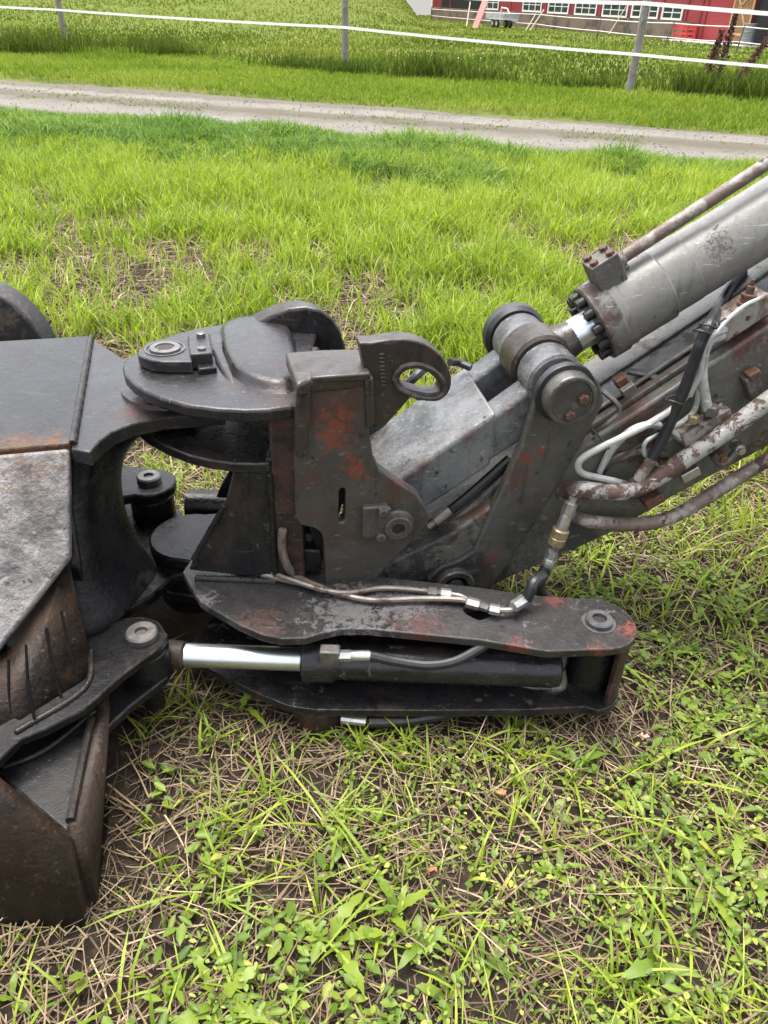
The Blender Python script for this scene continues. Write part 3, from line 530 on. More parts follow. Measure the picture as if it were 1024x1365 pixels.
# ================================================================== quick coupler
QC = empty('quick_coupler', (0.0, 1.6, 0), 'weathered grey coupler block with orange-red rust patches and a lifting eye', 'coupler')
D0 = 1.474
chk = [N(a, b_, D0) for a, b_ in ((397, 512), (490, 500), (489, 520), (492, 572), (497, 607), (506, 627), (530, 644), (556, 660), (568, 678), (571, 694), (563, 708), (540, 731), (512, 758), (497, 778), (434, 780), (432, 722), (428, 710), (419, 704), (401, 700), (394, 690), (392, 615))]
slot = [N(a, b_, D0) for a, b_ in ((452, 655), (455, 651), (459, 651), (461, 655), (460, 694), (457, 697), (453, 697), (451, 693))]
prism('near_cheek', chk, NV*.04, M['coupler'], QC, .006, holes=[slot], seg=3)
prism('far_cheek', [q+NV*.36 for q in chk[3:19]], NV*.04, M['coupler'], QC, .006)
prism('cross_block', [q+NV*.041 for q in (N(400, 590, D0), N(484, 590, D0), N(484, 610, D0), N(434, 765, D0), N(402, 690, D0))], NV*.318, M['grease'], QC, .004)
cz = .845
cap = [Z(380, 469, cz), Z(430, 465, cz), Z(480, 464, cz), Z(493, 498, cz), Z(417, 504, cz), Z(396, 512, cz)]
prism('cap_block', cap, -ZU*.035, M['cast'], QC, .009, seg=3)
prism('edge_rib', [N(a, b_, D0-.016) for a, b_ in ((395, 511), (415, 506), (414, 560), (409, 606), (404, 612), (396, 611), (393, 600))], NV*.04, M['cast'], QC, .008, seg=3)
prism('cap_lip', [N(a, b_, D0-.010) for a, b_ in ((415, 503), (494, 497), (495, 506), (487, 508), (415, 511))], NV*.03, M['cast'], QC, .004)
prism('edge_rib', [N(a, b_, D0-.008) for a, b_ in ((486, 505), (498, 503), (500, 568), (488, 572))], NV*.03, M['cast'], QC, .005)
DE = 1.50
eo = smooth_loop([N(a, b_, DE) for a, b_ in ((480, 464), (496, 457), (520, 453), (548, 453), (574, 462), (593, 480), (602, 505), (598, 524), (584, 535), (564, 534), (548, 529))], 3)[:-2]
eo += [N(a, b_, DE) for a, b_ in ((547, 531), (531, 549), (515, 567), (500, 571), (490, 560), (488, 510))]
eh = smooth_loop([N(a, b_, DE) for a, b_ in ((533, 505), (541, 495), (556, 492), (573, 498), (585, 510), (586, 521), (574, 525), (555, 522), (538, 516))], 3)
prism('lifting_eye', eo, NV*.045, M['cast'], QC, .009, holes=[eh], seg=3, label='thick hook-shaped lifting eye')
er = smooth_loop([N(a, b_, DE-.006) for a, b_ in ((526, 505), (536, 490), (556, 486), (577, 493), (591, 508), (592, 524), (576, 531), (554, 528), (533, 519))], 3)
bm = bmesh.new(); add_tube(bm, er+[er[0]], .006, 8); finish('eye_bead', bm, M['cast'], QC)
# raised foundry lettering panel on the eye (unreadable strokes)
for k in range(9):
    q = N(509+.3*k, 472+k*5.2, DE-.001); box('foundry_mark', q, (.010, .004, .004), M['cast'], QC, (tuple(HV), tuple(NV), (0, 0, 1)), .001)
cp = N(529, 698, D0)
box('lock_plate', N(500, 694, D0-.006), (.062, .02, .088), M['coupler'], QC, (tuple(HV), tuple(NV), (0, 0, 1)), .004)
box('lock_plate', N(512, 690, D0-.012), (.03, .016, .06), M['coupler'], QC, (tuple(HV), tuple(NV), (0, 0, 1)), .004)
lathe('coupler_pin', cp+NV*.012, -NV, [(0, .041), (.018, .041), (.022, .038), (.024, .033), (.034, .033), (.036, .030), (.036, .016), (.026, .015)], M['coupler'], QC, 32)
lathe('pin_bore', cp, -NV, [(.010, .0145), (.0165, .0145)], M['hole'], QC, 16)
for a, b_ in ((511, 683), (508, 716)): lathe('lock_bolt', N(a, b_, D0-.016), -NV, [(-.004, .013), (.006, .013), (.009, .009)], M['coupler'], QC, 12)

def weld(pts, r, parent, mat, n=60):
    P_ = smooth_path(pts, max(2, n//max(1, len(pts)-1))); bm = bmesh.new()
    add_tube(bm, P_, [r*(.75+.45*abs(math.sin(k*1.35))+.15*random.random()) for k in range(len(P_))], 7); finish('weld_bead', bm, mat, parent, angle=80)
weld([web[2]*[1, 0, 1]+YU*(by0+.002), web[3]*[1, 0, 1]+YU*(by0+.002)], .006, TB, M['weld'], 40)
weld([np.array([web[3][0], by0-.002, UPZ+.002]), np.array([bx0, by0-.004, UPZ+.002])], .009, TB, M['weld'], 50)
weld([np.array([bx0-.003, by0+.002, UPZ+.01]), np.array([bx0-.003, by0+.002, .60])], .007, TB, M['weld'], 60)
weld([np.array([bx0-.003, by0+.002, MZ+.002]), np.array([bx0-.003, by0+.30, MZ+.002])], .008, TB, M['weld'], 50)
weld([np.array([-.2, 1.468, LOZ+.002]), np.array([.4, 1.448, LOZ+.002])], .008, TB, M['weld'], 80)
weld([T2-E1*.003-ZU*.004, T1-E1*.003-ZU*.004], .007, BK, M['weld'], 90)
weld([Z(20, 977, .272), Z(112, 918, .272), Z(122, 868, .272)], .006, BK, M['weld'], 60)
weld([w[1]+np.array([-.01, -.0, .006]), Z(60, 1000, .206), w[5]+np.array([0, .015, .006])], .005, BK, M['weld'], 60)

# ================================================================== excavator stick
ES = empty('excavator_stick', (.7, 1.75, 0), 'grey excavator stick slanting up to the right with its ram, links and pipes', 'excavator arm')
ang = math.atan(.637); SD = HV*math.cos(ang) + UZ*math.sin(ang); UD = -HV*math.sin(ang) + UZ*math.cos(ang)     # along / square to the stick
DN, DF = 1.55, 1.84
body = [N(a, b_, DN) for a, b_ in ((470, 775), (600, 712), (768, 602), (902, 515), (1024, 435))]
body += [body[-1]+SD*1.2]
bot = [N(a, b_, DN) for a, b_ in ((1024, 596), (900, 661), (824, 707), (767, 733), (725, 751), (680, 770), (640, 792), (560, 810), (500, 812))]
body += [bot[0]+SD*1.1] + bot
prism('stick_body', body, NV*(DF-DN), M['stick'], ES, .008, seg=3)
e0, e1 = N(768, 602, DN), N(1024, 435, DN)
ed = (e1-e0)/np.linalg.norm(e1-e0); en = np.cross(NV, ed); en = en if en[2] > 0 else -en
# raised top plate and its welded strips
prism('top_strip', [e0-ed*.12+NV*.035+en*.001, e1+ed*1.1+NV*.035+en*.001, e1+ed*1.1+NV*.06+en*.001, e0-ed*.12+NV*.06+en*.001], en*.014, M['stick'], ES, .003)
prism('top_plate', [e0-ed*.02+NV*.075+en*.001, e1+ed*1.1+NV*.075+en*.001, e1+ed*1.1+NV*.28+en*.001, e0-ed*.02+NV*.28+en*.001], en*.02, M['stick'], ES, .004)
prism('top_strip', [e0-ed*.02+NV*.15+en*.0215, e1+ed*1.1+NV*.15+en*.0215, e1+ed*1.1+NV*.165+en*.0215, e0-ed*.02+NV*.165+en*.0215], en*.006, M['stick'], ES, .002)
tube('guide_pipe', [e0+ed*.06+NV*.068+en*.022, e0+ed*.3+NV*.068+en*.022, e1+ed*1.0+NV*.068+en*.022], .0055, M['dull'], ES, 3, 8)
# hinge pin, caps, links
PH, PZ = .723, .757
def pin(d): return hz(PH, PZ, d)
lathe('pin_shaft', pin(1.50), NV, [(0, .05), (.43, .05)], M['grease'], ES)
cpn = pin(1.52)
capo = lathe('pin_cap', cpn, -NV, [(0, .061), (.045, .061), (.050, .059), (.052, .056), (.052, .050), (.046, .049)], M['link'], ES, 40)
lathe('cap_face', pin(1.474), -NV, [(0, .0485), (.002, .0485)], M['coupler'], capo, 32)
for a, b_ in ((777, 531), (759, 553)): lathe('cap_bolt', N(a, b_, 1.472), -NV, [(-.004, .0125), (.009, .0125), (.011, .010)], M['rust'], capo, 6)
lathe('seal_ring', pin(1.53), -NV, [(0, .070), (.012, .073), (.022, .071), (.024, .061)], M['rubber'], ES, 40)
# near side link
lk2 = [N(a, b_, 1.535) for a, b_ in ((722, 512), (712, 545), (698, 590), (676, 640), (652, 690), (632, 735), (612, 748), (588, 756), (570, 772), (567, 790), (580, 806), (604, 812), (628, 806), (652, 790), (684, 742), (712, 700), (740, 654), (768, 606), (791, 566), (806, 536), (800, 510), (784, 494), (762, 487), (740, 494))]
prism('side_link', lk2, NV*.032, M['link'], ES, .006, seg=3)
prism('side_link', [q+NV*.345 for q in lk2], NV*.032, M['link'], ES, .006)
bs = N(605, 777, 1.535)
lathe('link_boss', bs, -NV, [(-.01, .052), (.018, .052), (.022, .049), (.022, .036), (.012, .034)], M['link'], ES, 32)
lathe('pin_bore', bs, -NV, [(.0, .033), (.013, .033)], M['grease'], ES, 24)
lathe('link_pin', bs, -NV, [(.013, .022), (.016, .022), (.017, .012)], M['dull'], ES, 20)
# H-link: broad casting from the hinge pin down to the coupler
HA = N(712, 518, 1.57); HB = N(515, 650, 1.57)
solid = [N(a, b_, 1.57) for a, b_ in ((480, 672), (530, 640), (600, 592), (662, 550), (655, 620), (600, 657), (560, 682), (505, 716))]
prism('push_link', solid, NV*.28, M['hlink'], ES, .010, seg=3)
arm = [N(632, 572, 1.571)-UD*.004, N(705, 521, 1.571)-UD*.002] + [pin(1.57)+(HV*math.cos(a)+UZ*math.sin(a))*.069 for a in np.linspace(2.0, -1.6, 14)] + [N(700, 585, 1.571), N(640, 626, 1.571)+UD*.004]
prism('link_fork', arm, NV*.078, M['hlink'], ES, .010, seg=3)
prism('link_fork', [q+NV*.199 for q in arm], NV*.078, M['hlink'], ES, .010, seg=3)
for d0, d1 in ((1.565, 1.652), (1.768, 1.855)): lathe('link_boss', pin(d0), NV, [(0, .064), (.006, .071), (d1-d0-.006, .071), (d1-d0, .064)], M['hlink'], ES, 36)
lathe('seal_ring', pin(1.862), NV, [(0, .074), (.012, .083), (.04, .083), (.048, .078), (.05, .06)], M['rubber'], ES, 40)
# ram
ram0 = pin(1.71); CD = SD
bm = bmesh.new(); add_lathe(bm, pin(1.658), NV, [(0, .074), (.008, .082), (.096, .082), (.104, .074)], 40); finish('rod_eye', bm, M['cast'], ES)
lathe('rod_neck', ram0+CD*.06, CD, [(0, .055), (.03, .047), (.05, .043)], M['cast'], ES)
lathe('piston_rod', ram0+CD*.10, CD, [(0, .041), (.006, .0435), (.11, .0435)], M['chrome'], ES, 32)
FL = .168+.006
fl = lathe('gland_flange', ram0+CD*(FL-.012), CD, [(0, .05), (.0, .094), (.004, .099), (.046, .099), (.050, .096)], M['flange'], ES, 48)
for k in range(12):
    a = 2*math.pi*k/12+.2; q = ram0+CD*(FL-.012)+(NV*math.cos(a)+UD*math.sin(a))*.077
    lathe('flange_bolt', q, -CD, [(-.004, .0135), (.022, .0135), (.024, .010), (.024, .006), (.018, .005)], M['grease'], fl, 14)
lathe('gland_seal', ram0+CD*(FL-.012), -CD, [(-.002, .055), (.004, .054), (.006, .046)], M['dull'], ES, 32)
lathe('ram_barrel', ram0+CD*(FL+.036), CD, [(0, .094), (.022, .095), (.024, .0915), (.028, .092), (.128, .092), (.134, .086), (.20, .086), (.202, .0845), (.26, .0845), (.264, .083), (1.5, .083)], M['barrel'], ES, 56)
# port block on the ram, with its rusty pipe
bc = ram0+CD*(FL+.058)+UD*.116-NV*.012
pbk = box('port_block', bc, (.07, .062, .075), M['stick'], ES, (tuple(CD), tuple(NV), tuple(UD)), .003)
for i in (-1, 1):
    for j in (-1, 1): lathe('block_bolt', bc+CD*.021*i+NV*.019*j+UD*.0365, UD, [(0, .0105), (.010, .0105), (.0115, .008)], M['rust'], pbk, 6)
pq = bc+CD*.035+UD*.004
tube('ram_pipe', [pq, pq+CD*.2+UD*.004, pq+CD*.6+UD*.008, pq+CD*1.3], .0155, M['pipe_dark'], ES, 4, 14)
lathe('pipe_collar', pq-CD*.001, CD, [(0, .021), (.014, .021), (.018, .016)], M['pipe_dark'], ES, 16)

# service pipes along the near side
DP = 1.485
def NP(l, d=DP): return [N(*q[:2], d+(q[2] if len(q) > 2 else 0)) for q in l]
p1 = NP([(748, 656, .085), (758, 655, .04), (775, 653), (810, 656), (845, 652), (880, 634), (925, 604), (975, 570), (1024, 534)]); p1.append(p1[-1]+(p1[-1]-p1[-2])*13)
tube('service_pipe', p1, .0225, M['pipe'], ES, 6, 16, label='upper service pipe with flaking white paint')
p2 = NP([(758, 688, .085), (766, 690, .04), (784, 695), (825, 699), (868, 697), (905, 685), (950, 658), (990, 633), (1024, 612)]); p2.append(p2[-1]+(p2[-1]-p2[-2])*17)
tube('service_pipe', p2, .0185, M['pipe_dark'], ES, 6, 16, label='lower service pipe, brown and grey')
# pipe clamps
for px, py in ((955, 603), (978, 592)):
    a = N(px, py, 1.51); lathe('clamp_bolt', a, -NV, [(0, .014), (.03, .014), (.03, .010), (.04, .010)], M['rust'] if px < 960 else M['zinc'], ES, 8)
bm = bmesh.new(); add_tube(bm, smooth_path(NP([(950, 605), (960, 618), (972, 612), (982, 600), (985, 590)], 1.49), 5), .010, 10); finish('clamp_strap', bm, M['dull'], ES)
box('clamp_foot', N(918, 630, 1.52), (.05, .03, .03), M['zinc'], ES, (tuple(SD), tuple(NV), tuple(UD)))
box('clamp_foot', N(868, 663, 1.52), (.05, .05, .03), M['rust'], ES, (tuple(SD), tuple(NV), tuple(UD)))
# junction block with fittings on the side plate
box('mount_plate', N(925, 582, 1.541), (.16, .016, .075), M['stick'], ES, (tuple(SD), tuple(NV), tuple(UD)))
box('junction_block', N(940, 570, 1.52), (.13, .04, .06), M['pipe_dark'], ES, (tuple(SD), tuple(NV), tuple(UD)), .004)
def vfit(px, py, d, r, mat, h=.03, name='union_nut'): lathe(name, N(px, py, d), UZ, [(0, r), (h, r), (h+.004, r*.8)], mat, ES, 6)
vfit(945, 552, 1.51, .02, M['dull'], .022); vfit(922, 562, 1.51, .016, M['brass'], .016)
box('tube_lug', N(1003, 515, 1.538), (.035, .03, .075), M['stick'], ES, (tuple(SD), tuple(NV), tuple(UD)), .004)
box('tube_lug', N(1003, 498, 1.532), (.03, .03, .02), M['rust'], ES, (tuple(SD), tuple(NV), tuple(UD)), .004)
# valve block on the top edge with a rusty threaded nozzle
vb = N(1000, 432, DN-.005)+NV*.04
box('valve_block', vb+en*.012, (.13, .062, .055), M['pipe_dark'], ES, (tuple(ed), tuple(NV), tuple(en)), .005)
vz = N(991, 418, 1.575)
lathe('nozzle', vz-UZ*.01, UZ, [(0, .022), (.012, .022), (.013, .018), (.030, .018), (.031, .021), (.036, .021), (.037, .016), (.052, .0155), (.053, .018), (.057, .018), (.058, .010), (.075, .009), (.076, .005), (.09, .004)], M['rust'], ES, 16)
# white hoses
WD = 1.50
tube('white_hose', NP([(966, 440, .03), (950, 446, .01), (938, 462), (935, 480), (930, 505), (905, 538), (870, 562), (835, 580), (800, 597), (775, 612), (771, 624), (779, 632), (800, 637), (818, 641), (838, 646, .03)], WD), .0085, M['white_hose'], ES, 6, 10)
tube('white_hose', NP([(962, 447, .03), (945, 455, .02), (937, 478, .01), (936, 505), (940, 530), (943, 546)], WD+.01), .0125, M['white_hose'], ES, 6, 12)
tube('white_hose', NP([(930, 500, .01), (931, 525), (925, 548), (910, 562), (895, 572), (905, 582), (925, 597, .02)], WD+.012), .0062, M['white_hose'], ES, 6, 10)
tube('white_hose', NP([(800, 630, .02), (815, 600, .02), (840, 575, .01), (865, 566, .01), (885, 570, .01), (910, 586, .01), (930, 600, .02)], WD+.016), .0095, M['white_hose'], ES, 6, 10)
tube('white_hose', NP([(880, 578, .01), (862, 588), (858, 602), (866, 613), (876, 620, .01)], WD+.008), .0055, M['white_hose'], ES, 6, 8)
tube('rust_pipe', NP([(795, 640, .03), (805, 622, .02), (830, 608, .02), (860, 603, .02), (890, 605, .02)], WD+.02), .0105, M['pipe_dark'], ES, 6, 10)
tube('white_hose', [e1+NV*.03+en*.05+ed*.05, N(1012, 398, 1.56), N(992, 408, 1.55), N(972, 424, 1.53), N(958, 440, 1.515), N(945, 458, 1.505), N(938, 490, 1.50), N(920, 528, 1.50)], .0052, M['white_hose'], ES, 6, 8)
tube('thin_cable', NP([(950, 428, .02), (940, 452), (930, 488), (918, 515), (900, 552), (878, 580), (842, 600, .01), (812, 622, .015), (800, 640, .03)], WD+.006), .0042, M['rubber'], ES, 6, 8)
tube('thin_cable', NP([(948, 434, .02), (928, 478, .01), (904, 530, .01), (880, 572, .01), (872, 600, .01), (880, 625, .03)], WD+.014), .0048, M['rubber'], ES, 6, 8)
# black corrugated hose bundled with tape
bh = [PL(990, 362, e0+en*.03, en), PL(974, 384, e0+en*.035, en), PL(960, 408, e0+en*.035, en)] + NP([(947, 430, .02), (935, 455), (926, 480), (912, 520), (895, 560), (880, 592), (868, 612), (858, 630), (840, 645)], WD-.006)
tube('black_hose', bh, .0135, M['rubber'], ES, 6, 10)
tube('rust_pipe', NP([(869, 612), (860, 626), (850, 640)], WD-.01), .0145, M['pipe_dark'], ES, 5, 12)
for px, py in ((945, 432), (937, 440), (899, 533)):
    c = N(px, py, WD-.006); bm = bmesh.new(); pts = [c + (HV*math.cos(a)*.019+NV*math.sin(a)*.019+UZ*.004*math.sin(2*a)) for a in np.linspace(0, 2*math.pi, 15)]; add_tube(bm, pts, .003, 6); add_tube(bm, [pts[0], pts[0]+HV*.02+UZ*.012], .0024, 6); finish('cable_tie', bm, M['rubber'], ES)
tube('cable_tie', NP([(788, 571, .02), (800, 583, .01), (812, 598)], WD), .003, M['rubber'], ES, 5, 6)
# bent steel rod and stop on the top face
tube('bent_rod', NP([(802, 520, .03), (824, 540), (823, 552), (808, 566), (790, 578, .02)], 1.54), .0065, M['dull'], ES, 6, 8)
tube('bent_pipe', [hz(PH+.23, PZ-.02, 1.66), hz(PH+.28, PZ-.02, 1.61), hz(PH+.30, PZ-.05, 1.575), hz(PH+.30, PZ-.09, 1.56)], .0095, M['dull'], ES, 6, 8)
sp_ = N(828, 508, 1.60); box('stop_block', sp_, (.03, .03, .03), M['rust'], ES, (tuple(ed), tuple(NV), tuple(en)))
box('stop_block', N(838, 520, 1.57), (.035, .02, .025), M['stick'], ES, (tuple(ed), tuple(NV), tuple(en)))
# quick-release coupling with its hose down to the arm plate
q0, q1 = N(764, 664, 1.47), N(727, 762, 1.46); qd = q1-q0; qL = np.linalg.norm(qd); qd = qd/qL
def seg_(t0, t1, prof, mat, name, sg=16): lathe(name, q0+qd*qL*t0, qd, [((t1-t0)*qL*a, r_) for a, r_ in prof], mat, ES, sg)
seg_(0, .08, [(0, .010), (1, .010)], M['zinc'], 'coupling_stem'); seg_(.06, .20, [(0, .0165), (1, .0165)], M['zinc'], 'coupling_nut', 6)
seg_(.20, .42, [(0, .0145), (.1, .0155), (1, .0155)], M['zinc'], 'coupling_body'); seg_(.40, .62, [(0, .018), (.06, .0215), (.45, .0215), (.5, .019), (.55, .0215), (.95, .0215), (1, .018)], M['brass'], 'coupling_sleeve', 20)
seg_(.62, .72, [(0, .013), (1, .013)], M['pipe_dark'], 'coupling_stem'); seg_(.71, .80, [(0, .016), (1, .016)], M['zinc'], 'coupling_nut', 6); seg_(.80, .99, [(0, .0135), (.1, .0155), (.9, .0155), (1, .0135)], M['zinc'], 'hose_crimp')
tube('black_hose', [q1-qd*.02, N(721, 772, 1.455), N(720, 786, 1.45), N(732, 799, 1.45), N(752, 805, 1.46), N(775, 806, 1.50), N(800, 803, 1.56)], .0155, M['rubber'], ES, 6, 12)
# hoses running down between the links into the coupler
for k, (a, b_) in enumerate((((680, 612), (575, 700)), ((690, 620), (585, 712)), ((695, 640), (600, 722)))):
    q = N(*a, 1.60); r_ = N(*b_, 1.60); tube('link_hose', [q, (q+r_)/2-UZ*.006, r_], .014, M['rubber'] if k != 1 else M['stick'], ES, 5, 10)
a, b_ = N(571, 703, 1.55), N(600, 680, 1.56); lathe('hose_crimp', a, b_-a, [(0, .009), (.02, .009), (.022, .013), (np.linalg.norm(b_-a), .013)], M['dull'], ES, 12)
tube('black_hose', [N(600, 483, 1.80), N(612, 484, 1.82), N(628, 490, 1.80)], .010, M['rubber'], ES)
tube('black_hose', [N(540, 515, 1.75), N(556, 500, 1.75), N(566, 490, 1.78)], .012, M['rubber'], ES)

# ================================================================== fence, barn and farmyard
wood = worn('weathered_post', (.26, .23, .195), (.38, .35, .305), [(8, .55, .1, (.14, .115, .09), .8)], (.7, .9), .5, 5)
tape = plain('white_fence_tape', (.88, .88, .84), .5, 0, 0, .03)
FN = empty('pasture_fence', (-1.342, 21.491, 0), 'pasture fence of round grey posts and white tape along the far verge', 'fence')
fd = np.array([4.707+9.872, 18.009-26.271, 0]); fd /= np.linalg.norm(fd)
posts = [(Z(88, 62), .907, (.0, 0)), (Z(460, 93), .88, (.0, 0)), (Z(838, 125), .703, (.02, 0))]
posts = [(posts[0][0]-fd*8.5, .93, (0, 0))]+posts+[(posts[2][0]+fd*6.5, .62, (0, 0))]
tops = []
for q, wz, (lx, ly) in posts:
    b0 = Vector((q[0], q[1], -.15)); bm = bmesh.new()
    pts = [b0 + Vector((lx*k/6*1.6, ly*k/6, k/6*1.95)) for k in range(7)]
    add_tube(bm, pts, [.085, .082, .08, .083, .078, .08, .072], 12); finish('post', bm, wood, FN); tops.append(b0)
def wire(zs, name, hw, th):
    bm = bmesh.new(); path = []
    for (q, wz, l), z in zip(posts, zs): path.append(np.array([q[0], q[1], z])-np.array([fd[1], -fd[0], 0])*0 + np.array([-.03, -.09, 0]))
    fine = []
    for a, b_ in zip(path, path[1:]):
        for k in range(6): u = k/6; fine.append(a+(b_-a)*u-ZU*.10*u*(1-u))
    fine.append(path[-1])
    vs = [[bm.verts.new(Vector(q+fdn*sx_*th+ZU*sz_*hw)) for sx_, sz_ in ((-1, -1), (1, -1), (1, 1), (-1, 1))] for q in fine for fdn in (np.array([-fd[1], fd[0], 0]),)]
    for a, b_ in zip(vs, vs[1:]):
        for k in range(4): bm.faces.new((a[k], a[(k+1) % 4], b_[(k+1) % 4], b_[k]))
    finish(name, bm, tape, FN)
wire([.95, .905, .875, .70, .60], 'tape', .027, .003)
wire([1.62, 1.58, 1.57, 1.55, 1.36], 'tape', .034, .003)
# dried dock stalks at the foot of the fence
dockm = plain('dried_dock', (.085, .035, .022), .8, 0, 0, .4, 20)
def dock(px, py, h, lx, seed, label):
    r_ = random.Random(seed); q = Z(px, py); b0 = Vector((q[0], q[1], -.02)); root = empty('dock_plant', b0, label, 'dried plant', 'dried dock stalks by the pasture fence')
    bm = bmesh.new()
    top = Vector((lx, 0, h)); add_tube(bm, [b0, b0+top*.5, b0+top], [.014, .011, .004], 6); finish('stem', bm, dockm, root)
    bm = bmesh.new()
    for k in range(1100):
        u = r_.uniform(.06, 1)**.8; rad = .13*(1.15-u)+.03; a = r_.uniform(0, 6.28); c = b0+top*u+Vector((math.cos(a)*rad*r_.random(), math.sin(a)*rad*r_.random(), 0)); s_ = r_.uniform(.016, .034)
        d1 = Vector((r_.uniform(-1, 1), r_.uniform(-1, 1), r_.uniform(-1, 1)))*s_; d2 = Vector((r_.uniform(-1, 1), r_.uniform(-1, 1), r_.uniform(-.2, 1.4)))*s_
        v = [bm.verts.new(c-d1), bm.verts.new(c+d1), bm.verts.new(c+d2*1.4)]; bm.faces.new(v)
    finish('seed_head', bm, dockm, root)
dock(934, 124, 1.15, .15, 1, 'thin leftmost dried brown dock stalk near the fence post')
dock(950, 124, 1.45, .10, 2, 'thick upright dried brown dock stalk, the middle of three')
dock(966, 128, 1.35, .75, 3, 'dried brown dock stalk leaning right, rightmost of three')

WA, WB = Z(575, 25), Z(1000, 61); wd = (WB-WA)/np.linalg.norm(WB-WA); wn = np.array([wd[1], -wd[0], 0]); wn = wn if wn[1] < 0 else -wn
def wp(px, py): 
    q = PL(px, py, WA, wn); return np.dot(q-WA, wd), q[2]
def W(tt, z, out=0): return WA+wd*tt+ZU*z+wn*out
BN = empty('red_barn', W(10, 0), 'long red timber barn with white windows on a pale stone base', 'barn')
red = worn('barn_red_boards', (.42, .046, .055), (.50, .060, .068), [(1.2, .55, .15, (.35, .06, .065), .8)], (.6, .85), .2, .6)
redd = plain('barn_red_trim', (.22, .026, .030), .7, 0, 0, .15, 3)
stone = worn('plastered_stone_base', (.23, .165, .12), (.31, .235, .175), [(.8, .5, .1, (.13, .10, .07), .9)], (.8, .95), .5, 1)
whitep = plain('white_window_paint', (.74, .73, .69), .5, 0, 0, .05)
glass = plain('dark_window_glass', (.035, .045, .05), .08, 0, 0, .4, 1.2)
doorm = worn('brown_plank_door', (.30, .16, .065), (.40, .22, .09), [(2, .6, .1, (.22, .12, .05), .7)], (.6, .8), .3, 1.5)
t0, _ = wp(575, 20); tD, _ = wp(918, 55); tR, _ = wp(978, 55)
fz = .88
prism('stone_base', [W(t0, -.3, .06), W(tD, -.3, .06), W(tD, fz, .06), W(t0, fz, .06)], -wn*.5, stone, BN, .02)
prism('wall', [W(t0, fz, 0), W(tD, fz, 0), W(tD, -.2, 0), W(40, -.2, 0), W(40, 3.6, 0), W(t0, 3.6, 0)], -wn*.3, red, BN, 0)
prism('wall', [W(t0, -.3, 0)-wn*.302, W(t0, 3.6, 0)-wn*.302, W(t0, 3.6, 0)-wn*9, W(t0, -.3, 0)-wn*9], wd*.3, red, BN, 0)
prism('roof', [W(t0-.5, 3.5, .6), W(40, 3.5, .6), W(40, 7.5, -4.6), W(t0-.5, 7.5, -4.6)], ZU*.12, redd, BN, 0)
prism('roof', [W(t0-.5, 7.5, -4.6), W(40, 7.5, -4.6), W(40, 3.5, -9.8), W(t0-.5, 3.5, -9.8)], ZU*.12, redd, BN, 0)
prism('gable', [W(t0+.01, 3.6, -.3), W(t0+.01, 7.4, -4.6), W(t0+.01, 3.6, -9)], wd*.25, red, BN, 0)
for px in (573.5,): prism('corner_board', [W(t0-.03, -.2, .03), W(t0+.16, -.2, .03), W(t0+.16, 3.6, .03), W(t0-.03, 3.6, .03)], -wn*.06, whitep, BN, 0)
for px in (600, 680, 727, 764, 800, 840, 882, 915, 934, 941):
    tt, _ = wp(px, 20); prism('batten', [W(tt-.09, .9 if px < 920 else 0, .05), W(tt+.09, .9 if px < 920 else 0, .05), W(tt+.09, 3.5, .05), W(tt-.09, 3.5, .05)], -wn*.045, redd, BN, 0)
# vertical board joints
for k in range(150):
    tt = t0+.25+k*.16
    if tt < 26: prism('board_strip', [W(tt-.022, fz+.01 if tt < tD else -.1, .016), W(tt+.022, fz+.01 if tt < tD else -.1, .016), W(tt+.022, 3.5, .016), W(tt-.022, 3.5, .016)], -wn*.012, red, BN, 0)
def window(x0, x1, ytop, ybot, cols):
    (a, zt), (b_, zb) = wp(x0, ytop), wp(x1, ybot)
    zt = wp(x1, ybot-18.5)[1]
    wr = prism('window', [W(a, zb, .02), W(b_, zb, .02), W(b_, zt, .02), W(a, zt, .02)], wn*.012, glass, BN, 0)
    bm = bmesh.new(); fw = .085
    for (u0, u1, v0, v1) in ((a-.03, a+fw, zb-.04, zt+.04), (b_-fw, b_+.03, zb-.04, zt+.04), (a+fw, b_-fw, zb-.04, zb+fw-.02), (a+fw, b_-fw, zt-fw+.02, zt+.04)): add_prism(bm, [W(u0, v0, .034), W(u1, v0, .034), W(u1, v1, .034), W(u0, v1, .034)], wn*.05)
    finish('frame', bm, whitep, wr)
    bm = bmesh.new()
    for k in range(1, cols):
        u = a+(b_-a)*k/cols; add_prism(bm, [W(u-.03, zb+fw-.02, .034), W(u+.03, zb+fw-.02, .034), W(u+.03, zt-fw+.02, .034), W(u-.03, zt-fw+.02, .034)], wn*.03)
    for k in range(cols):
        u0 = a+(b_-a)*k/cols+(.03 if k else fw); u1 = a+(b_-a)*(k+1)/cols-(.03 if k < cols-1 else fw); z = (zb+zt)/2
        add_prism(bm, [W(u0, z-.022, .034), W(u1, z-.022, .034), W(u1, z+.022, .034), W(u0, z+.022, .034)], wn*.03)
    finish('glazing_bars', bm, whitep, wr)
for q in ((644, 665, 0, 13, 3), (699, 722, 0, 16, 3), (733, 758, 0, 18.3, 3), (769, 795, 2, 20.4, 3), (806, 836, 4, 23, 3), (845, 877, 6, 24.6, 3), (886, 909, 7, 26.5, 2)): window(*q)
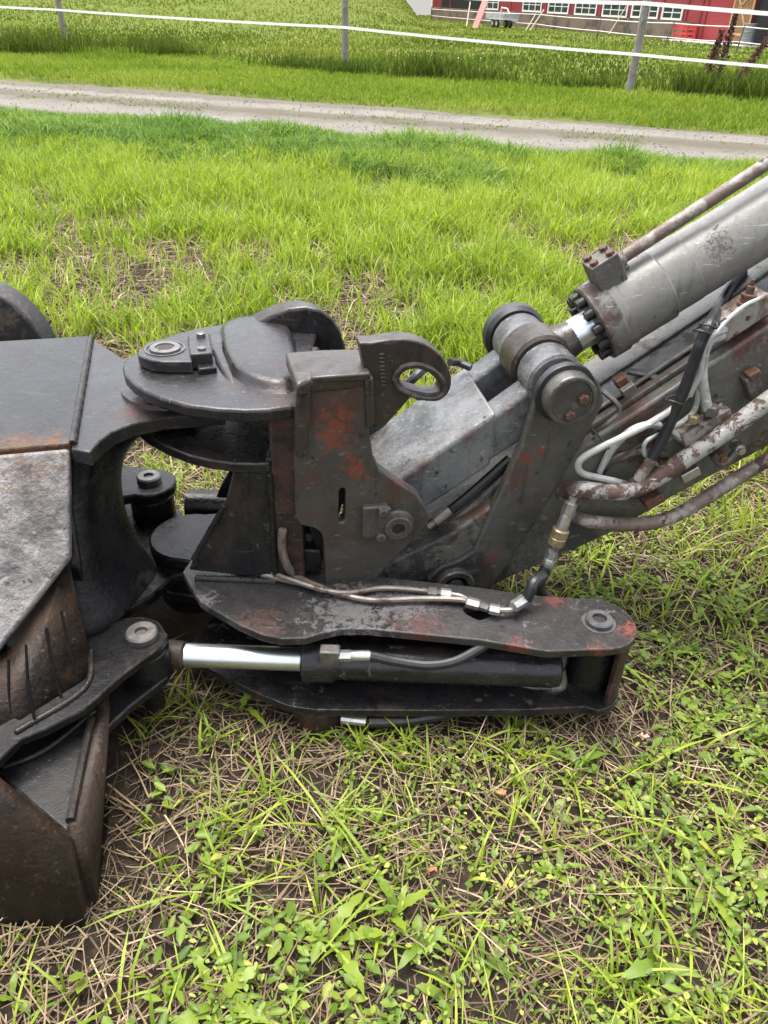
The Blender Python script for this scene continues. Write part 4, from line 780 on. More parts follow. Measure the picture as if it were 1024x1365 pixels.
# dark shed opening at the left, plank door and black doorway at the right
a, b_ = wp(588, 20)[0], wp(640, 20)[0]
prism('opening_shade', [W(a, fz, .012), W(b_, fz, .012), W(b_, 3., .012), W(a, 3., .012)], wn*.01, M['hole'], BN, 0)  # flat black sheet on the wall, its colour standing in for the unlit interior
a, b_ = wp(975, 40)[0], wp(1001, 40)[0]
dr = prism('door', [W(a, .12, .10), W(b_, .12, .10), W(b_, 3.2, .10), W(a, 3.2, .10)], wn*.06, doorm, BN, 0)
nb = 7
for k in range(nb):
    u0 = a+(b_-a)*k/nb+.012; u1 = a+(b_-a)*(k+1)/nb-.012; prism('plank', [W(u0, .12, .162), W(u1, .12, .162), W(u1, 3.2, .162), W(u0, 3.2, .162)], wn*.015, doorm, dr, 0)
light = plain('pale_door_brace', (.42, .25, .12), .7, 0, 0, .15, 3)
def bar(u0, z0, u1, z1, hw=.06):
    d = np.array([u1-u0, z1-z0]); d /= np.linalg.norm(d); pn = np.array([-d[1], d[0]])*hw
    prism('brace', [W(u0+pn[0], z0+pn[1], .18), W(u1+pn[0], z1+pn[1], .18), W(u1-pn[0], z1-pn[1], .18), W(u0-pn[0], z0-pn[1], .18)], wn*.025, light, dr, 0)
bar(a+.02, .45, b_-.02, .45); bar(a+.02, 1.5, b_-.02, 1.5); bar(a+.25, 2.0, b_-.1, .5, .05); bar(b_-.1, 2.4, a+.4, 1.6, .04); bar(a, .12, a, 3.2, .05); bar(b_, .12, b_, 3.2, .05)
c0 = wp(1060, 40)[0]
prism('opening_shade', [W(b_+.08, -.1, .012), W(c0, -.1, .012), W(c0, 3.1, .012), W(b_+.08, 3.1, .012)], wn*.01, M['hole'], BN, 0)  # doorway darkness put into the colour of a sheet over the wall
# threshold slab in front of the doors
con = plain('pale_concrete', (.45, .43, .40), .8, 0, 0, .1, 3)
o = prism('concrete_apron', [W(tD-.3, .03, .1), W(40, .03, .1), W(40, .03, 1.6), W(tD-.3, .03, 1.6)], -ZU*.2, con, None, 0); tag(o, 'pale concrete apron before the barn doors', 'pavement', kind='structure')
# grey drum by the doorway
dq = W(wp(1014, 40)[0], 0, .7); o = lathe('metal_drum', dq, ZU, [(0, .28), (.02, .3), (.3, .3), (.31, .312), (.33, .312), (.34, .3), (.6, .3), (.61, .312), (.63, .312), (.64, .3), (.95, .3), (.96, .28), (.94, .27)], plain('drum_steel', (.18, .19, .20), .5, .4, 0, .2, 6), None, 24); tag(o, 'grey metal drum beside the open barn doorway', 'drum')
# red crate frame by the wall
cq = W(wp(925, 55)[0], 0, .75); CRT = empty('red_crate', cq, 'red slatted crate standing against the barn wall', 'crate')
crm = plain('crate_red', (.45, .03, .025), .5, 0, 0, .2, 5)
for sx_ in (-.5, .5):
    for sy_ in (-.3, .3): box('corner_post', cq+wd*sx_+wn*sy_+ZU*.38, (.07, .07, .74), crm, CRT, (tuple(wd), tuple(wn), (0, 0, 1)), 0)
for z in (.12, .34, .56, .72):
    box('slat', cq+wn*.31+ZU*z, (1.1, .03, .11), crm, CRT, (tuple(wd), tuple(wn), (0, 0, 1)), 0); box('slat', cq-wn*.31+ZU*z, (1.1, .03, .11), crm, CRT, (tuple(wd), tuple(wn), (0, 0, 1)), 0)
# pole leaning on the wall
palew = plain('pale_timber', (.55, .42, .33), .7, 0, 0, .12, 5)
q0_, q1_ = W(wp(829, 40)[0], 0, .9), W(wp(836, 8)[0], wp(836, 8)[1], .03)
bm = bmesh.new(); add_tube(bm, [q0_, (q0_+q1_)/2, q1_], .035, 8); tag(finish('leaning_pole', bm, palew), 'thin pale pole leaning against the barn wall beside the red crate', 'pole')
# trailer
TR = empty('utility_trailer', Z(668, 37), 'small grey galvanised trailer parked before the barn', 'trailer')
tq = Z(668, 37); tx, ty = wd, -wn
galv = plain('galvanised_sheet', (.40, .42, .43), .5, .5, 0, .15, 4)
TS = 1.0
for nm, c, sz in (('deck', (0, 0, .55), (3.0, 1.5, .06)), ('side_board', (0, -.74, .75), (3.0, .03, .36)), ('side_board', (0, .74, .75), (3.0, .03, .36)), ('end_board', (-1.49, 0, .75), (.03, 1.4, .36)), ('end_board', (1.49, 0, .75), (.03, 1.4, .36)), ('drawbar', (2.1, 0, .50), (1.3, .09, .08))):
    box(nm, tq+tx*c[0]*.8+ty*c[1]*.8+ZU*c[2]*.9, tuple(s_*.8 for s_ in sz), galv, TR, (tuple(tx), tuple(ty), (0, 0, 1)), 0)
for sx_ in (-.3, .3):
    for sy_ in (-.62, .62):
        whl = lathe('wheel', tq+tx*sx_+ty*(sy_*.8)+ZU*.24-ty*.07, ty, [(0, .13), (.005, .22), (.03, .25), (.11, .25), (.135, .22), (.14, .13)], M['rubber'], TR, 20)
        lathe('rim', tq+tx*sx_+ty*(sy_*.8)+ZU*.24-ty*.078, ty, [(0, .06), (.004, .125), (.008, .128)], galv, whl, 16)
for (u0, z0, u1, z1) in ((-.2, .5, -.2, 1.15), (-.2, 1.15, .6, 1.1), (.6, 1.1, 1.1, .7)):
    bm = bmesh.new(); add_tube(bm, [tq+tx*u0+ZU*z0, tq+tx*u1+ZU*z1], .04, 8); finish('load_rail', bm, palew, TR)
# red board ramp and brace pole at the left
rb0 = Z(633, 38); tag(prism('leaning_board', [rb0+wd*-.3, rb0+wd*.45, rb0+wd*-.1+ZU*2.3-wn*1.2, rb0+wd*-.9+ZU*2.3-wn*1.2], wn*.06, plain('faded_red_board', (.36, .14, .12), .7, 0, 0, .15, 3), None, .01), 'faded red board leaning up against the barn', 'board')
bm = bmesh.new(); q0_ = Z(622, 35); add_tube(bm, [q0_, q0_-wd*.9+ZU*1.4-wn*.6], .035, 8); tag(finish('brace_pole', bm, palew), 'pale diagonal pole beside the faded red board', 'pole')
for k, (px, py, dx, lab) in enumerate(((700, 43, .55, 'pale rail propped low against the thin rope fence post'), (706, 42, .75, 'longer pale rail propped against the thin rope fence post'))):
    q0_ = Z(px, py); bm = bmesh.new(); add_tube(bm, [q0_, q0_+np.array([dx, .2, .95+.2*k])], .035, 8); tag(finish('propped_rail', bm, palew), lab, 'rail')
# shrub against the base, bits of timber
# rope fence before the barn
RF = empty('rope_fence', Z(886, 63), 'thin rope fence on dark stakes in front of the barn', 'fence')
stk = [(575, 27, .85, -.0), (713, 41, .95, .18), (795, 52, .95, .1), (884, 63, 1.0, .30), (981, 70, 1.0, .1), (1080, 80, 1.0, .1)]
dw = plain('dark_stake', (.09, .075, .06), .8, 0, 0, .3, 8)
ends = []
for px, py, h_, lx in stk:
    q = Z(px, py); bm = bmesh.new(); tpt = q+np.array([lx, 0, h_]); add_tube(bm, [q-ZU*.1, (q+tpt)/2, tpt], [.035, .033, .03], 8); finish('stake', bm, dw, RF); ends.append((q, tpt))
for hh in (.92, .38):
    bm = bmesh.new(); path = [q+(tp-q)*hh for q, tp in ends]
    fine = []
    for a, b_ in zip(path, path[1:]):
        for k in range(4): u = k/4; fine.append(a+(b_-a)*u-ZU*.12*u*(1-u))
    fine.append(path[-1]); add_tube(bm, fine, .022, 6); finish('rope', bm, plain('pink_white_rope', (.62, .52, .47), .6, 0, 0, .05), RF)

# ================================================================== vegetation
def grass_mat(name, stops, transl=.35, rough=.5, spec=.35):
    m = bpy.data.materials.new(name); m.use_nodes = True; t = m.node_tree; t.nodes.clear()
    o = t.nodes.new('ShaderNodeOutputMaterial'); at = t.nodes.new('ShaderNodeAttribute'); at.attribute_name = 'tint'
    c = ramp(t, at.outputs['Fac'], stops)
    d = t.nodes.new('ShaderNodeBsdfPrincipled'); d.inputs['Roughness'].default_value = rough; d.inputs['Specular IOR Level'].default_value = spec; t.links.new(c, d.inputs['Base Color'])
    tr = t.nodes.new('ShaderNodeBsdfTranslucent'); t.links.new(c, tr.inputs['Color'])
    ms = t.nodes.new('ShaderNodeMixShader'); ms.inputs[0].default_value = transl
    t.links.new(d.outputs[0], ms.inputs[1]); t.links.new(tr.outputs[0], ms.inputs[2]); t.links.new(ms.outputs[0], o.inputs[0]); return m
def tri_mesh(name, co, tri, tint, mat):
    me = bpy.data.meshes.new(name); nv, nt_ = len(co), len(tri)
    me.vertices.add(nv); me.vertices.foreach_set('co', co.astype(np.float32).ravel())
    me.loops.add(nt_*3); me.loops.foreach_set('vertex_index', tri.astype(np.int32).ravel())
    me.polygons.add(nt_); me.polygons.foreach_set('loop_start', np.arange(0, nt_*3, 3, dtype=np.int32))
    me.polygons.foreach_set('use_smooth', np.ones(nt_, bool)); me.update(calc_edges=True)
    at = me.attributes.new('tint', 'FLOAT', 'POINT'); at.data.foreach_set('value', tint.astype(np.float32))
    o = bpy.data.objects.new(name, me); COL.objects.link(o); me.materials.append(mat); return o
def blades(name, x, y, h, wd_, lean, mat, tint, levels=3, droop=1.0, z0=None, yaw=None, wpro=None):
    """n blades; lean = sideways reach as a share of the height; droop bends the tip over"""
    n = len(x); yaw = RNG.uniform(0, 2*np.pi, n) if yaw is None else yaw; z = ground_z(x, y) if z0 is None else z0
    L = levels; us = np.linspace(0, 1, L+1); cos, sin = np.cos(yaw), np.sin(yaw)
    tw = yaw + np.pi/2 + RNG.normal(0, .5, n); wx, wy = np.cos(tw), np.sin(tw)
    pts = []
    prof = wpro or [max(.25, 1-.25*u) for u in us]
    for k, u in enumerate(us):
        out = lean*h*(u**(1+droop)); zz = z + h*(u - .42*np.minimum(lean, 1.6)*droop*u**2.6)
        cx, cy = x+cos*out, y+sin*out; hw = wd_*.5*prof[k]
        if k < L: pts += [np.stack([cx-wx*hw, cy-wy*hw, zz], -1), np.stack([cx+wx*hw, cy+wy*hw, zz], -1)]
        else: pts += [np.stack([cx, cy, zz], -1)]
    co = np.stack(pts, 1); K = 2*L+1; base = (np.arange(n)*K)[:, None]; tr = []
    for k in range(L-1): tr += [[2*k, 2*k+1, 2*k+3], [2*k, 2*k+3, 2*k+2]]
    tr.append([2*L-2, 2*L-1, 2*L]); tri = (base[:, None, :]+np.array(tr)[None]).reshape(-1, 3)
    return tri_mesh(name, co.reshape(-1, 3), tri, np.repeat(tint, K), mat)
def wedge(n, y0, y1, margin=1.2, power=1.0):
    """random points in the camera's ground wedge (plus a margin on both sides)"""
    y = y0+(y1-y0)*RNG.random(n)**power; hw = .62*(y*.83+.85)+margin; x = RNG.uniform(-1, 1, n)*hw
    return x, y
def area(y0, y1, margin=1.2): return (y1-y0)*2*(.62*((y0+y1)/2*.83+.85)+margin)
# where the machine rests: keep growth low under it
def seg_d(x, y, a, b_):
    ax, ay = a[:2]; bx, by = b_[:2]; dx, dy = bx-ax, by-ay; tt = np.clip(((x-ax)*dx+(y-ay)*dy)/(dx*dx+dy*dy), 0, 1); return np.hypot(x-ax-dx*tt, y-ay-dy*tt)
def under(x, y):
    """height limit for plants"""
    lim = np.full(len(x), 9.)
    lim = np.where((x > -.55) & (x < .66) & (y > 1.24) & (y < 2.05), .05, lim)
    lim = np.where(seg_d(x, y, (-.45, 1.3), (.6, 1.33)) < .08, .05, lim)
    lim = np.where(seg_d(x, y, (-.85, 1.75), (.2, 1.75)) < .40, .06, lim)
    bxx = (x-T2[0])*E1[0]+(y-T2[1])*E1[1]; byy = (x-T2[0])*E2[0]+(y-T2[1])*E2[1]
    lim = np.where((bxx > -.06) & (byy > -1.3) & (byy < .75), .02, lim)
    lim = np.where((x < -.42) & (x > -1.6) & (y > 1.15) & (y < 1.6), .1, lim)
    lim = np.where((x < -.585) & (y > .80) & (y < 1.3) , .0, lim)
    lim = np.where(seg_d(x, y, (-.3, 1.7), (.9, 1.85)) < .2, np.clip(.04+(x-.0)*.45, .04, 9), lim)
    lim = np.where((x > -.8) & (x < -.15) & (y > 1.42) & (y < 1.95), .0, lim)
    return lim
def cutmask(x, y, h):
    lim = under(x, y); return np.minimum(h, lim), lim > .005
G_BR = grass_mat('cereal_regrowth_green', [(0, (.075, .145, .012)), (.35, (.175, .262, .018)), (.7, (.29, .37, .028)), (1, (.42, .47, .08))], .5)
G_DK = grass_mat('lush_verge_green', [(0, (.035, .082, .012)), (.4, (.08, .165, .020)), (.75, (.16, .25, .034)), (1, (.29, .33, .09))], .45, .6, .15)
G_MD = grass_mat('meadow_green', [(0, (.045, .07, .013)), (.4, (.10, .14, .018)), (.75, (.155, .19, .028)), (1, (.20, .21, .05))], .45, .7, 0)
G_VG = grass_mat('mown_verge_green', [(0, (.06, .10, .012)), (.4, (.125, .195, .020)), (.75, (.20, .26, .032)), (1, (.29, .29, .08))], .4, .7, 0)
ST = grass_mat('straw', [(0, (.035, .024, .015)), (.4, (.125, .086, .047)), (.75, (.26, .19, .105)), (1, (.42, .33, .21))], .1, .6)
LF = grass_mat('weed_leaf_green', [(0, (.045, .09, .012)), (.4, (.115, .19, .02)), (.75, (.20, .27, .03)), (1, (.34, .36, .055))], .45, .4)

# cereal regrowth behind the machine: clumps in loose rows, straw showing between
n = 330000; x, y = wedge(n, 1.75, 9.2, 1.0, .9)
dens = vnoise(x, y, 1.1, 21)*.34+vnoise(x, y, 3.6, 22)*.45+vnoise(x, y, 10.5, 23)*.42
dens += .10*np.clip((y-4.5)/3, 0, 1)-.16*np.clip((2.6-y)/1.0, 0, 1) + .07*np.clip((x+.5)/2, 0, 1)
keep = RNG.random(n) < np.clip((dens-.53)*2.6, .04, 1); x, y = x[keep], y[keep]; dens = dens[keep]; n = len(x)
h = (.07+.16*RNG.random(n)**1.1)*np.clip(.4+dens*.95, .5, 1.4); h, k = cutmask(x, y, h); x, y, h, dens = x[k], y[k], h[k], dens[k]; n = len(x)
tint = np.clip(.52+.17*RNG.normal(0, 1, n)+.25*(vnoise(x, y, .8, 24)-.5), 0, 1)
tag(blades('regrowth_grass', x, y, h, RNG.uniform(.0045, .0105, n), RNG.uniform(.1, .85, n), G_BR, tint, 3, .9), 'bright yellow-green cereal regrowth covering the field behind the machine', 'grass', kind='stuff')
n = 16000; x, y = wedge(n, 2.0, 9.4, 1.0); h = RNG.uniform(.06, .2, n); h, k = cutmask(x, y, h); x, y, h = x[k], y[k], h[k]; n = len(x)
tag(blades('dry_blades', x, y, h, RNG.uniform(.003, .006, n), RNG.uniform(.2, 1.4, n), ST, RNG.beta(3, 1.6, n), 3, .9), 'dry straw-coloured blades standing among the green regrowth', 'dry grass', kind='stuff')
# the same, sparse, in the foreground (tufts)
tn = 950; tx_, ty_ = wedge(tn, .42, 2.6, .6); m_ = vnoise(tx_, ty_, 1.6, 31)+.35*(tx_ > .55)*(ty_ > 1.1) > .33; tx_, ty_ = tx_[m_], ty_[m_]
cnt = RNG.integers(3, 15, len(tx_)); x = np.repeat(tx_, cnt)+RNG.normal(0, .018, cnt.sum()); y = np.repeat(ty_, cnt)+RNG.normal(0, .018, cnt.sum()); n = len(x)
h = RNG.uniform(.03, .12, n)*np.repeat(RNG.uniform(.5, 1.15, len(cnt)), cnt); h, k = cutmask(x, y, h); x, y, h = x[k], y[k], h[k]; n = len(x)
tag(blades('grass_tufts', x, y, h, RNG.uniform(.0025, .008, n), RNG.uniform(.3, 2.2, n), G_BR, np.clip(.5+.25*RNG.normal(0, 1, n), 0, 1), 4, .8), 'loose tufts of long green grass in the stubble before the machine', 'grass', kind='stuff')
# stubble straw lying about
def straw(name, n, y0, y1, lo, hi, label, msk=None):
    x, y = wedge(n, y0, y1, .8, .95); L = RNG.uniform(lo, hi, n)**1.0; yaw = RNG.uniform(0, 2*np.pi, n)+0; pit = np.abs(RNG.normal(0, .13, n)); 
    if msk is not None: k = msk(x, y); x, y, L, yaw, pit = x[k], y[k], L[k], yaw[k], pit[k]
    _, k = cutmask(x, y, L); x, y, L, yaw, pit = x[k], y[k], L[k], yaw[k], pit[k]; n = len(x)
    z = ground_z(x, y)+RNG.random(n)**2*.028+.002; lim = under(x, y); pit = np.where(lim < .5, .0, pit); 
    bend = RNG.normal(0, .12, n); wv_ = RNG.uniform(.0005, .0018, n)*(1+.14*(y-.5)); pts = []
    for u in (-.5, 0, .5):
        cx = x+np.cos(yaw+bend*u)*L*u; cy = y+np.sin(yaw+bend*u)*L*u; cz = z+np.maximum(L*(u+.5)*np.sin(pit), ground_z(cx, cy)-z+.003)
        px_, py_ = -np.sin(yaw), np.cos(yaw)
        pts += [np.stack([cx-px_*wv_, cy-py_*wv_, cz], -1), np.stack([cx, cy, cz+wv_*1.2], -1), np.stack([cx+px_*wv_, cy+py_*wv_, cz], -1)]
    co = np.stack(pts, 1); base = (np.arange(n)*9)[:, None]
    tr = np.array([[0, 1, 4], [0, 4, 3], [1, 2, 5], [1, 5, 4], [3, 4, 7], [3, 7, 6], [4, 5, 8], [4, 8, 7]]); tri = (base[:, None, :]+tr[None]).reshape(-1, 3)
    tint = np.clip(RNG.beta(2.0, 2.4, n)+.25*(vnoise(x, y, 2.2, 41)-.5), 0, 1)
    tag(tri_mesh(name, co.reshape(-1, 3), tri, np.repeat(tint, 9), ST), label, 'straw', kind='stuff')
straw('straw_litter', 21000, .38, 2.6, .02, .15, 'flattened straw and dead stalks littering the ground before the machine')
straw('straw_between_grass', 26000, 2.4, 9, .05, .22, 'pale straw lying between the green regrowth behind the machine')
# standing cut stubble stalks
n = 2600; x, y = wedge(n, .4, 4, .6, .8); h = RNG.uniform(.02, .085, n); h, k = cutmask(x, y, h); x, y, h = x[k], y[k], h[k]; n = len(x)
tag(blades('stubble_stalks', x, y, h, RNG.uniform(.003, .005, n), RNG.uniform(0, .9, n), ST, RNG.beta(3, 2, n), 2, .2, wpro=[1, .95, .9]), 'short cut stubble stalks standing in the soil', 'stubble', kind='stuff')
# small ground leaves: chickweed and seedlings
def leaflets(name, x, y, zc, r_, asp, tilt, mat, tint):
    n = len(x); yaw = RNG.uniform(0, 2*np.pi, n); L = r_; Wd = r_*asp; c, s_ = np.cos(yaw), np.sin(yaw); st = np.sin(tilt)
    pts = []
    for u, v, dz in ((0, 0, 0), (.35, .42, .03), (.75, .34, .04), (1, 0, 0), (.75, -.34, .04), (.35, -.42, .03), (.5, 0, -.02)):
        a, b_ = u*L*np.cos(tilt), v*Wd; pts.append(np.stack([x+c*a-s_*b_, y+s_*a+c*b_, zc+u*L*st+dz*L*2-(u**2)*L*.25], -1))
    co = np.stack(pts, 1); base = (np.arange(n)*7)[:, None]; tr = np.array([[0, 6, 1], [1, 6, 2], [2, 6, 3], [3, 6, 4], [4, 6, 5], [5, 6, 0]])
    return tri_mesh(name, co.reshape(-1, 3), (base[:, None, :]+tr[None]).reshape(-1, 3), np.repeat(tint, 7), mat)
cn = 2300; cx_, cy_ = wedge(cn, .40, 2.5, .6); m_ = (vnoise(cx_, cy_, 2.4, 51)*.7+vnoise(cx_, cy_, 6, 52)*.3 + .04*(cx_ > .1)) > .30; cx_, cy_ = cx_[m_], cy_[m_]
cnt = RNG.integers(5, 24, len(cx_)); x = np.repeat(cx_, cnt)+RNG.normal(0, .024, cnt.sum()); y = np.repeat(cy_, cnt)+RNG.normal(0, .024, cnt.sum())
k = (under(x, y) > .3); x, y = x[k], y[k]; n = len(x)
tag(leaflets('ground_weeds', x, y, ground_z(x, y)+RNG.random(n)*.04+.012, RNG.uniform(.005, .021, n)*RNG.uniform(.7, 1, n), RNG.uniform(.3, .95, n), RNG.normal(.25, .3, n), LF, np.clip(.58+.24*RNG.normal(0, 1, n), 0, 1)), 'small round-leaved weeds creeping over the stubble in the foreground', 'weeds', kind='stuff')
cn = 1150; cx_, cy_ = wedge(cn, .40, 2.8, .6); m_ = vnoise(cx_, cy_, 2.0, 61)+.08*(cx_ > .2) > .34; cx_, cy_ = cx_[m_], cy_[m_]
cnt = RNG.integers(3, 9, len(cx_)); x = np.repeat(cx_, cnt)+RNG.normal(0, .010, cnt.sum()); y = np.repeat(cy_, cnt)+RNG.normal(0, .010, cnt.sum())
k = (under(x, y) > .3); x, y = x[k], y[k]; n = len(x)
tag(leaflets('young_broadleaf_weeds', x, y, ground_z(x, y)+.018+RNG.random(n)*.025, RNG.uniform(.02, .046, n), RNG.uniform(.35, .6, n), RNG.normal(.35, .3, n), LF, np.clip(.55+.2*RNG.normal(0, 1, n), 0, 1)), 'young broad-leaved weeds scattered over the stubble', 'weeds', kind='stuff')

# lush band before the road
n = 110000; x, y = wedge(n, 6.6, 12.6, 1.6); e = road_near(x)-y; k = (e > .02+.35*(vnoise(x, y, 2, 71)-.3)) & (RNG.random(n) < np.clip((3.6-e)/1.8, 0, 1)); x, y, e = x[k], y[k], e[k]; n = len(x)
cl = vnoise(x, y, .9, 72)*.6+vnoise(x, y, 2.6, 73)*.4
h = (.12+.52*np.clip(cl-.25, 0, 1)*RNG.uniform(.5, 1.2, n))*np.clip(.22+e*.8, .22, 1)
tag(blades('verge_grass', x, y, h, RNG.uniform(.008, .016, n), RNG.uniform(.3, 1.3, n), G_DK, np.clip(.56+.4*(vnoise(x, y, .7, 74)-.5)+.22*RNG.normal(0, 1, n), 0, 1), 3, 1.0), 'long dark green grass lining the near side of the gravel road', 'grass', kind='stuff')
# sparse growth on the crown of the road
n = 45000; x, y = wedge(n, 9.6, 17.5, 1.5); u = (y-road_near(x))/(road_far(x)-road_near(x)); k = (np.abs(u-.5+.08*(vnoise(x, 0*x, .4, 75)-.5)) < .12) & (vnoise(x, y, 1.6, 76)*.6+vnoise(x, y, 5, 77)*.4 > .52); x, y = x[k], y[k]; n = len(x)
tag(blades('road_weeds', x, y, RNG.uniform(.015, .05, n), RNG.uniform(.008, .018, n), RNG.uniform(.4, 1.5, n), G_MD, RNG.uniform(.1, .9, n), 2, .6, z0=np.full(n, -.03)), 'thin weeds along the middle of the gravel road', 'weeds', kind='stuff')
# loose stones on the road
n = 5000; x, y = wedge(n, 9.8, 17.5, 1.5); u = (y-road_near(x))/(road_far(x)-road_near(x)); k = (u > -.02) & (u < 1.02) & (RNG.random(n) < .25+.75*np.abs(u-.5)*2); x, y = x[k], y[k]; n = len(x)
r_ = RNG.uniform(.006, .018, n); base8 = np.array([[1, 0, 0], [0, 1, 0], [-1, 0, 0], [0, -1, 0], [0, 0, .7], [0, 0, -.7]]); co = base8[None]*r_[:, None, None]*RNG.uniform(.6, 1.2, (n, 6, 1)); a = RNG.uniform(0, 6.28, n); ca, sa = np.cos(a)[:, None], np.sin(a)[:, None]
co = np.stack([co[..., 0]*ca-co[..., 1]*sa+x[:, None], co[..., 0]*sa+co[..., 1]*ca+y[:, None], co[..., 2]-.028], -1)
tri = (np.arange(n)*6)[:, None, None]+np.array([[0, 1, 4], [1, 2, 4], [2, 3, 4], [3, 0, 4], [1, 0, 5], [2, 1, 5], [3, 2, 5], [0, 3, 5]])[None]
SN = grass_mat('road_stone', [(0, (.10, .09, .08)), (1, (.22, .205, .185))], 0, .8)
tag(tri_mesh('road_stones', co.reshape(-1, 3), tri.reshape(-1, 3), np.repeat(RNG.random(n), 6), SN), 'loose grey stones lying on the gravel road', 'gravel', kind='stuff')
# mown verge between road and fence
n = 120000; x, y = wedge(n, 12.2, 27, 2); k = (y > road_far(x)+.02+.3*(vnoise(x, y, 1.7, 81)-.3)) & (y < fence_y(x)+.3); x, y = x[k], y[k]; n = len(x)
tag(blades('far_verge_grass', x, y, RNG.uniform(.06, .16, n)*(.7+.6*vnoise(x, y, .8, 82)), RNG.uniform(.012, .024, n), RNG.uniform(.2, 1.0, n), G_VG, np.clip(.5+.5*(vnoise(x, y, .5, 83)-.5)+.17*RNG.normal(0, 1, n), 0, 1), 2, .8), 'short green verge between the road and the pasture fence', 'grass', kind='stuff')
# meadow
n = 150000; x, y = wedge(n, 17.5, 100, 3, 1.9); k = (y > fence_y(x)-.35); x, y = x[k], y[k]
wt = (x-WA[0])*wd[0]+(y-WA[1])*wd[1]; wo_ = (x-WA[0])*wn[0]+(y-WA[1])*wn[1]; k = ~((wo_ < .3) & (wt > t0-.5)) & ~((wo_ < 1.7) & (wt > tD-.4)) & (RNG.random(len(x)) < .35+.65*vnoise(x, y, .5, 91)); x, y = x[k], y[k]; n = len(x)
fe = np.exp(-((y-fence_y(x))/.9)**2)
h = (.10+.20*RNG.random(n)*vnoise(x, y, .45, 92)+.02*fe*vnoise(x, y, .8, 95)*RNG.random(n))*(1-.35*fe)*(1+.004*y); nearbarn = np.clip(1-wo_[k]/14, 0, 1)*(wt[k] > t0-4)
h = h*(1-.4*nearbarn)*.68
tag(blades('meadow_grass', x, y, h, RNG.uniform(.015, .03, n)*(1+y/30), RNG.uniform(.2, .9, n), G_MD, np.clip(.40+.7*(vnoise(x, y, .22, 93)-.5)+.2*RNG.normal(0, 1, n)+.12*nearbarn-.10*fe, 0, 1), 2, .7), 'rough pasture grass beyond the white-taped fence', 'grass', kind='stuff')
# meadow flowers
fm = grass_mat('meadow_flower', [(0, (.22, .21, .05)), (.55, (.26, .25, .09)), (1, (.40, .40, .30))], .2, .7, 0)
n = 1500; x, y = wedge(n, 19, 75, 2, 1.5); wo_ = (x-WA[0])*wn[0]+(y-WA[1])*wn[1]; k = (y > fence_y(x)+.4) & (vnoise(x, y, .33, 97) > .42) & (wo_ > 1.5); x, y = x[k], y[k]; n = len(x)
tag(leaflets('meadow_flowers', x, y, ground_z(x, y)+RNG.uniform(.14, .30, n), RNG.uniform(.02, .045, n)*(1+y/90), np.ones(n), RNG.normal(.3, .3, n), fm, RNG.random(n)), 'tiny white and yellow flowers dotted over the pasture', 'flowers', kind='stuff')
# dark weedy clumps along the fence
n0 = 0; X_, Y_, H_ = [], [], []
for px, py, r_, hh in ((20, 72, .9, .55), (55, 70, .8, .6), (115, 66, .7, .35), (225, 75, .6, .4), (570, 104, .45, .5), (590, 103, .3, .35), (200, 68, .5, .4), (640, 110, .5, .3), (780, 118, .5, .3), (930, 128, .4, .5), (1000, 133, .5, .5), (400, 90, .5, .3), (1030, 128, .5, .6), (470, 96, .4, .3)):
    q = Z(px, py); c_ = 420; X_.append(q[0]+RNG.normal(0, r_, c_)); Y_.append(q[1]+RNG.normal(0, .25, c_)); H_.append(hh*RNG.uniform(.6, 1.3, c_))
x, y, h = np.concatenate(X_), np.concatenate(Y_), np.concatenate(H_); n = len(x)
tag(blades('fence_weeds', x, y, h, RNG.uniform(.012, .028, n), RNG.uniform(.1, .7, n), G_MD, np.clip(RNG.normal(.12, .14, n), 0, 1), 3, .7), 'tall dark weeds growing along the fence line', 'weeds', kind='stuff')

# single broad-leaved weeds that stand out in the foreground
def leaf_mesh(name, L, Wd, lobes, bend, seed):
    r_ = random.Random(seed); bm = bmesh.new(); K = 9; mid_ = []; l_ = []; rr = []
    for k in range(K+1):
        u = k/K; w_ = Wd*math.sin(math.pi*min(1, u**.8*.93+.07))**.8*(.55+.45*u if u < .6 else 1)*.5
        if lobes and 0 < k < K: w_ *= (1.25 if k % 2 else .55)
        z = L*(bend*u-bend*1.25*u*u); xx = L*u
        mid_.append(bm.verts.new((xx, 0, z-.02*Wd))); 
        if k < K: l_.append(bm.verts.new((xx-(lobes and k % 2)*.03*L, w_+.001, z+.12*w_+.004*r_.uniform(-1, 1)))); rr.append(bm.verts.new((xx-(lobes and k % 2)*.03*L, -w_-.001, z+.12*w_+.004*r_.uniform(-1, 1))))
    for k in range(K-1):
        bm.faces.new((mid_[k], mid_[k+1], l_[k+1], l_[k])); bm.faces.new((mid_[k+1], mid_[k], rr[k], rr[k+1]))
    bm.faces.new((mid_[K-1], mid_[K], l_[K-1])); bm.faces.new((mid_[K], mid_[K-1], rr[K-1]))
    me = bpy.data.meshes.new(name); bm.to_mesh(me); bm.free()
    for p_ in me.polygons: p_.use_smooth = True
    at = me.attributes.new('tint', 'FLOAT', 'POINT'); at.data.foreach_set('value', np.full(len(me.vertices), .35+.45*r_.random(), np.float32)); me.materials.append(LF); return me
LM = [leaf_mesh('leaf', .13, .032, True, .5, 1), leaf_mesh('leaf', .11, .026, False, .6, 2), leaf_mesh('leaf', .085, .036, False, .45, 3), leaf_mesh('leaf', .15, .036, True, .7, 4), leaf_mesh('leaf', .10, .03, False, .9, 5), leaf_mesh('leaf', .07, .04, False, .3, 6)]
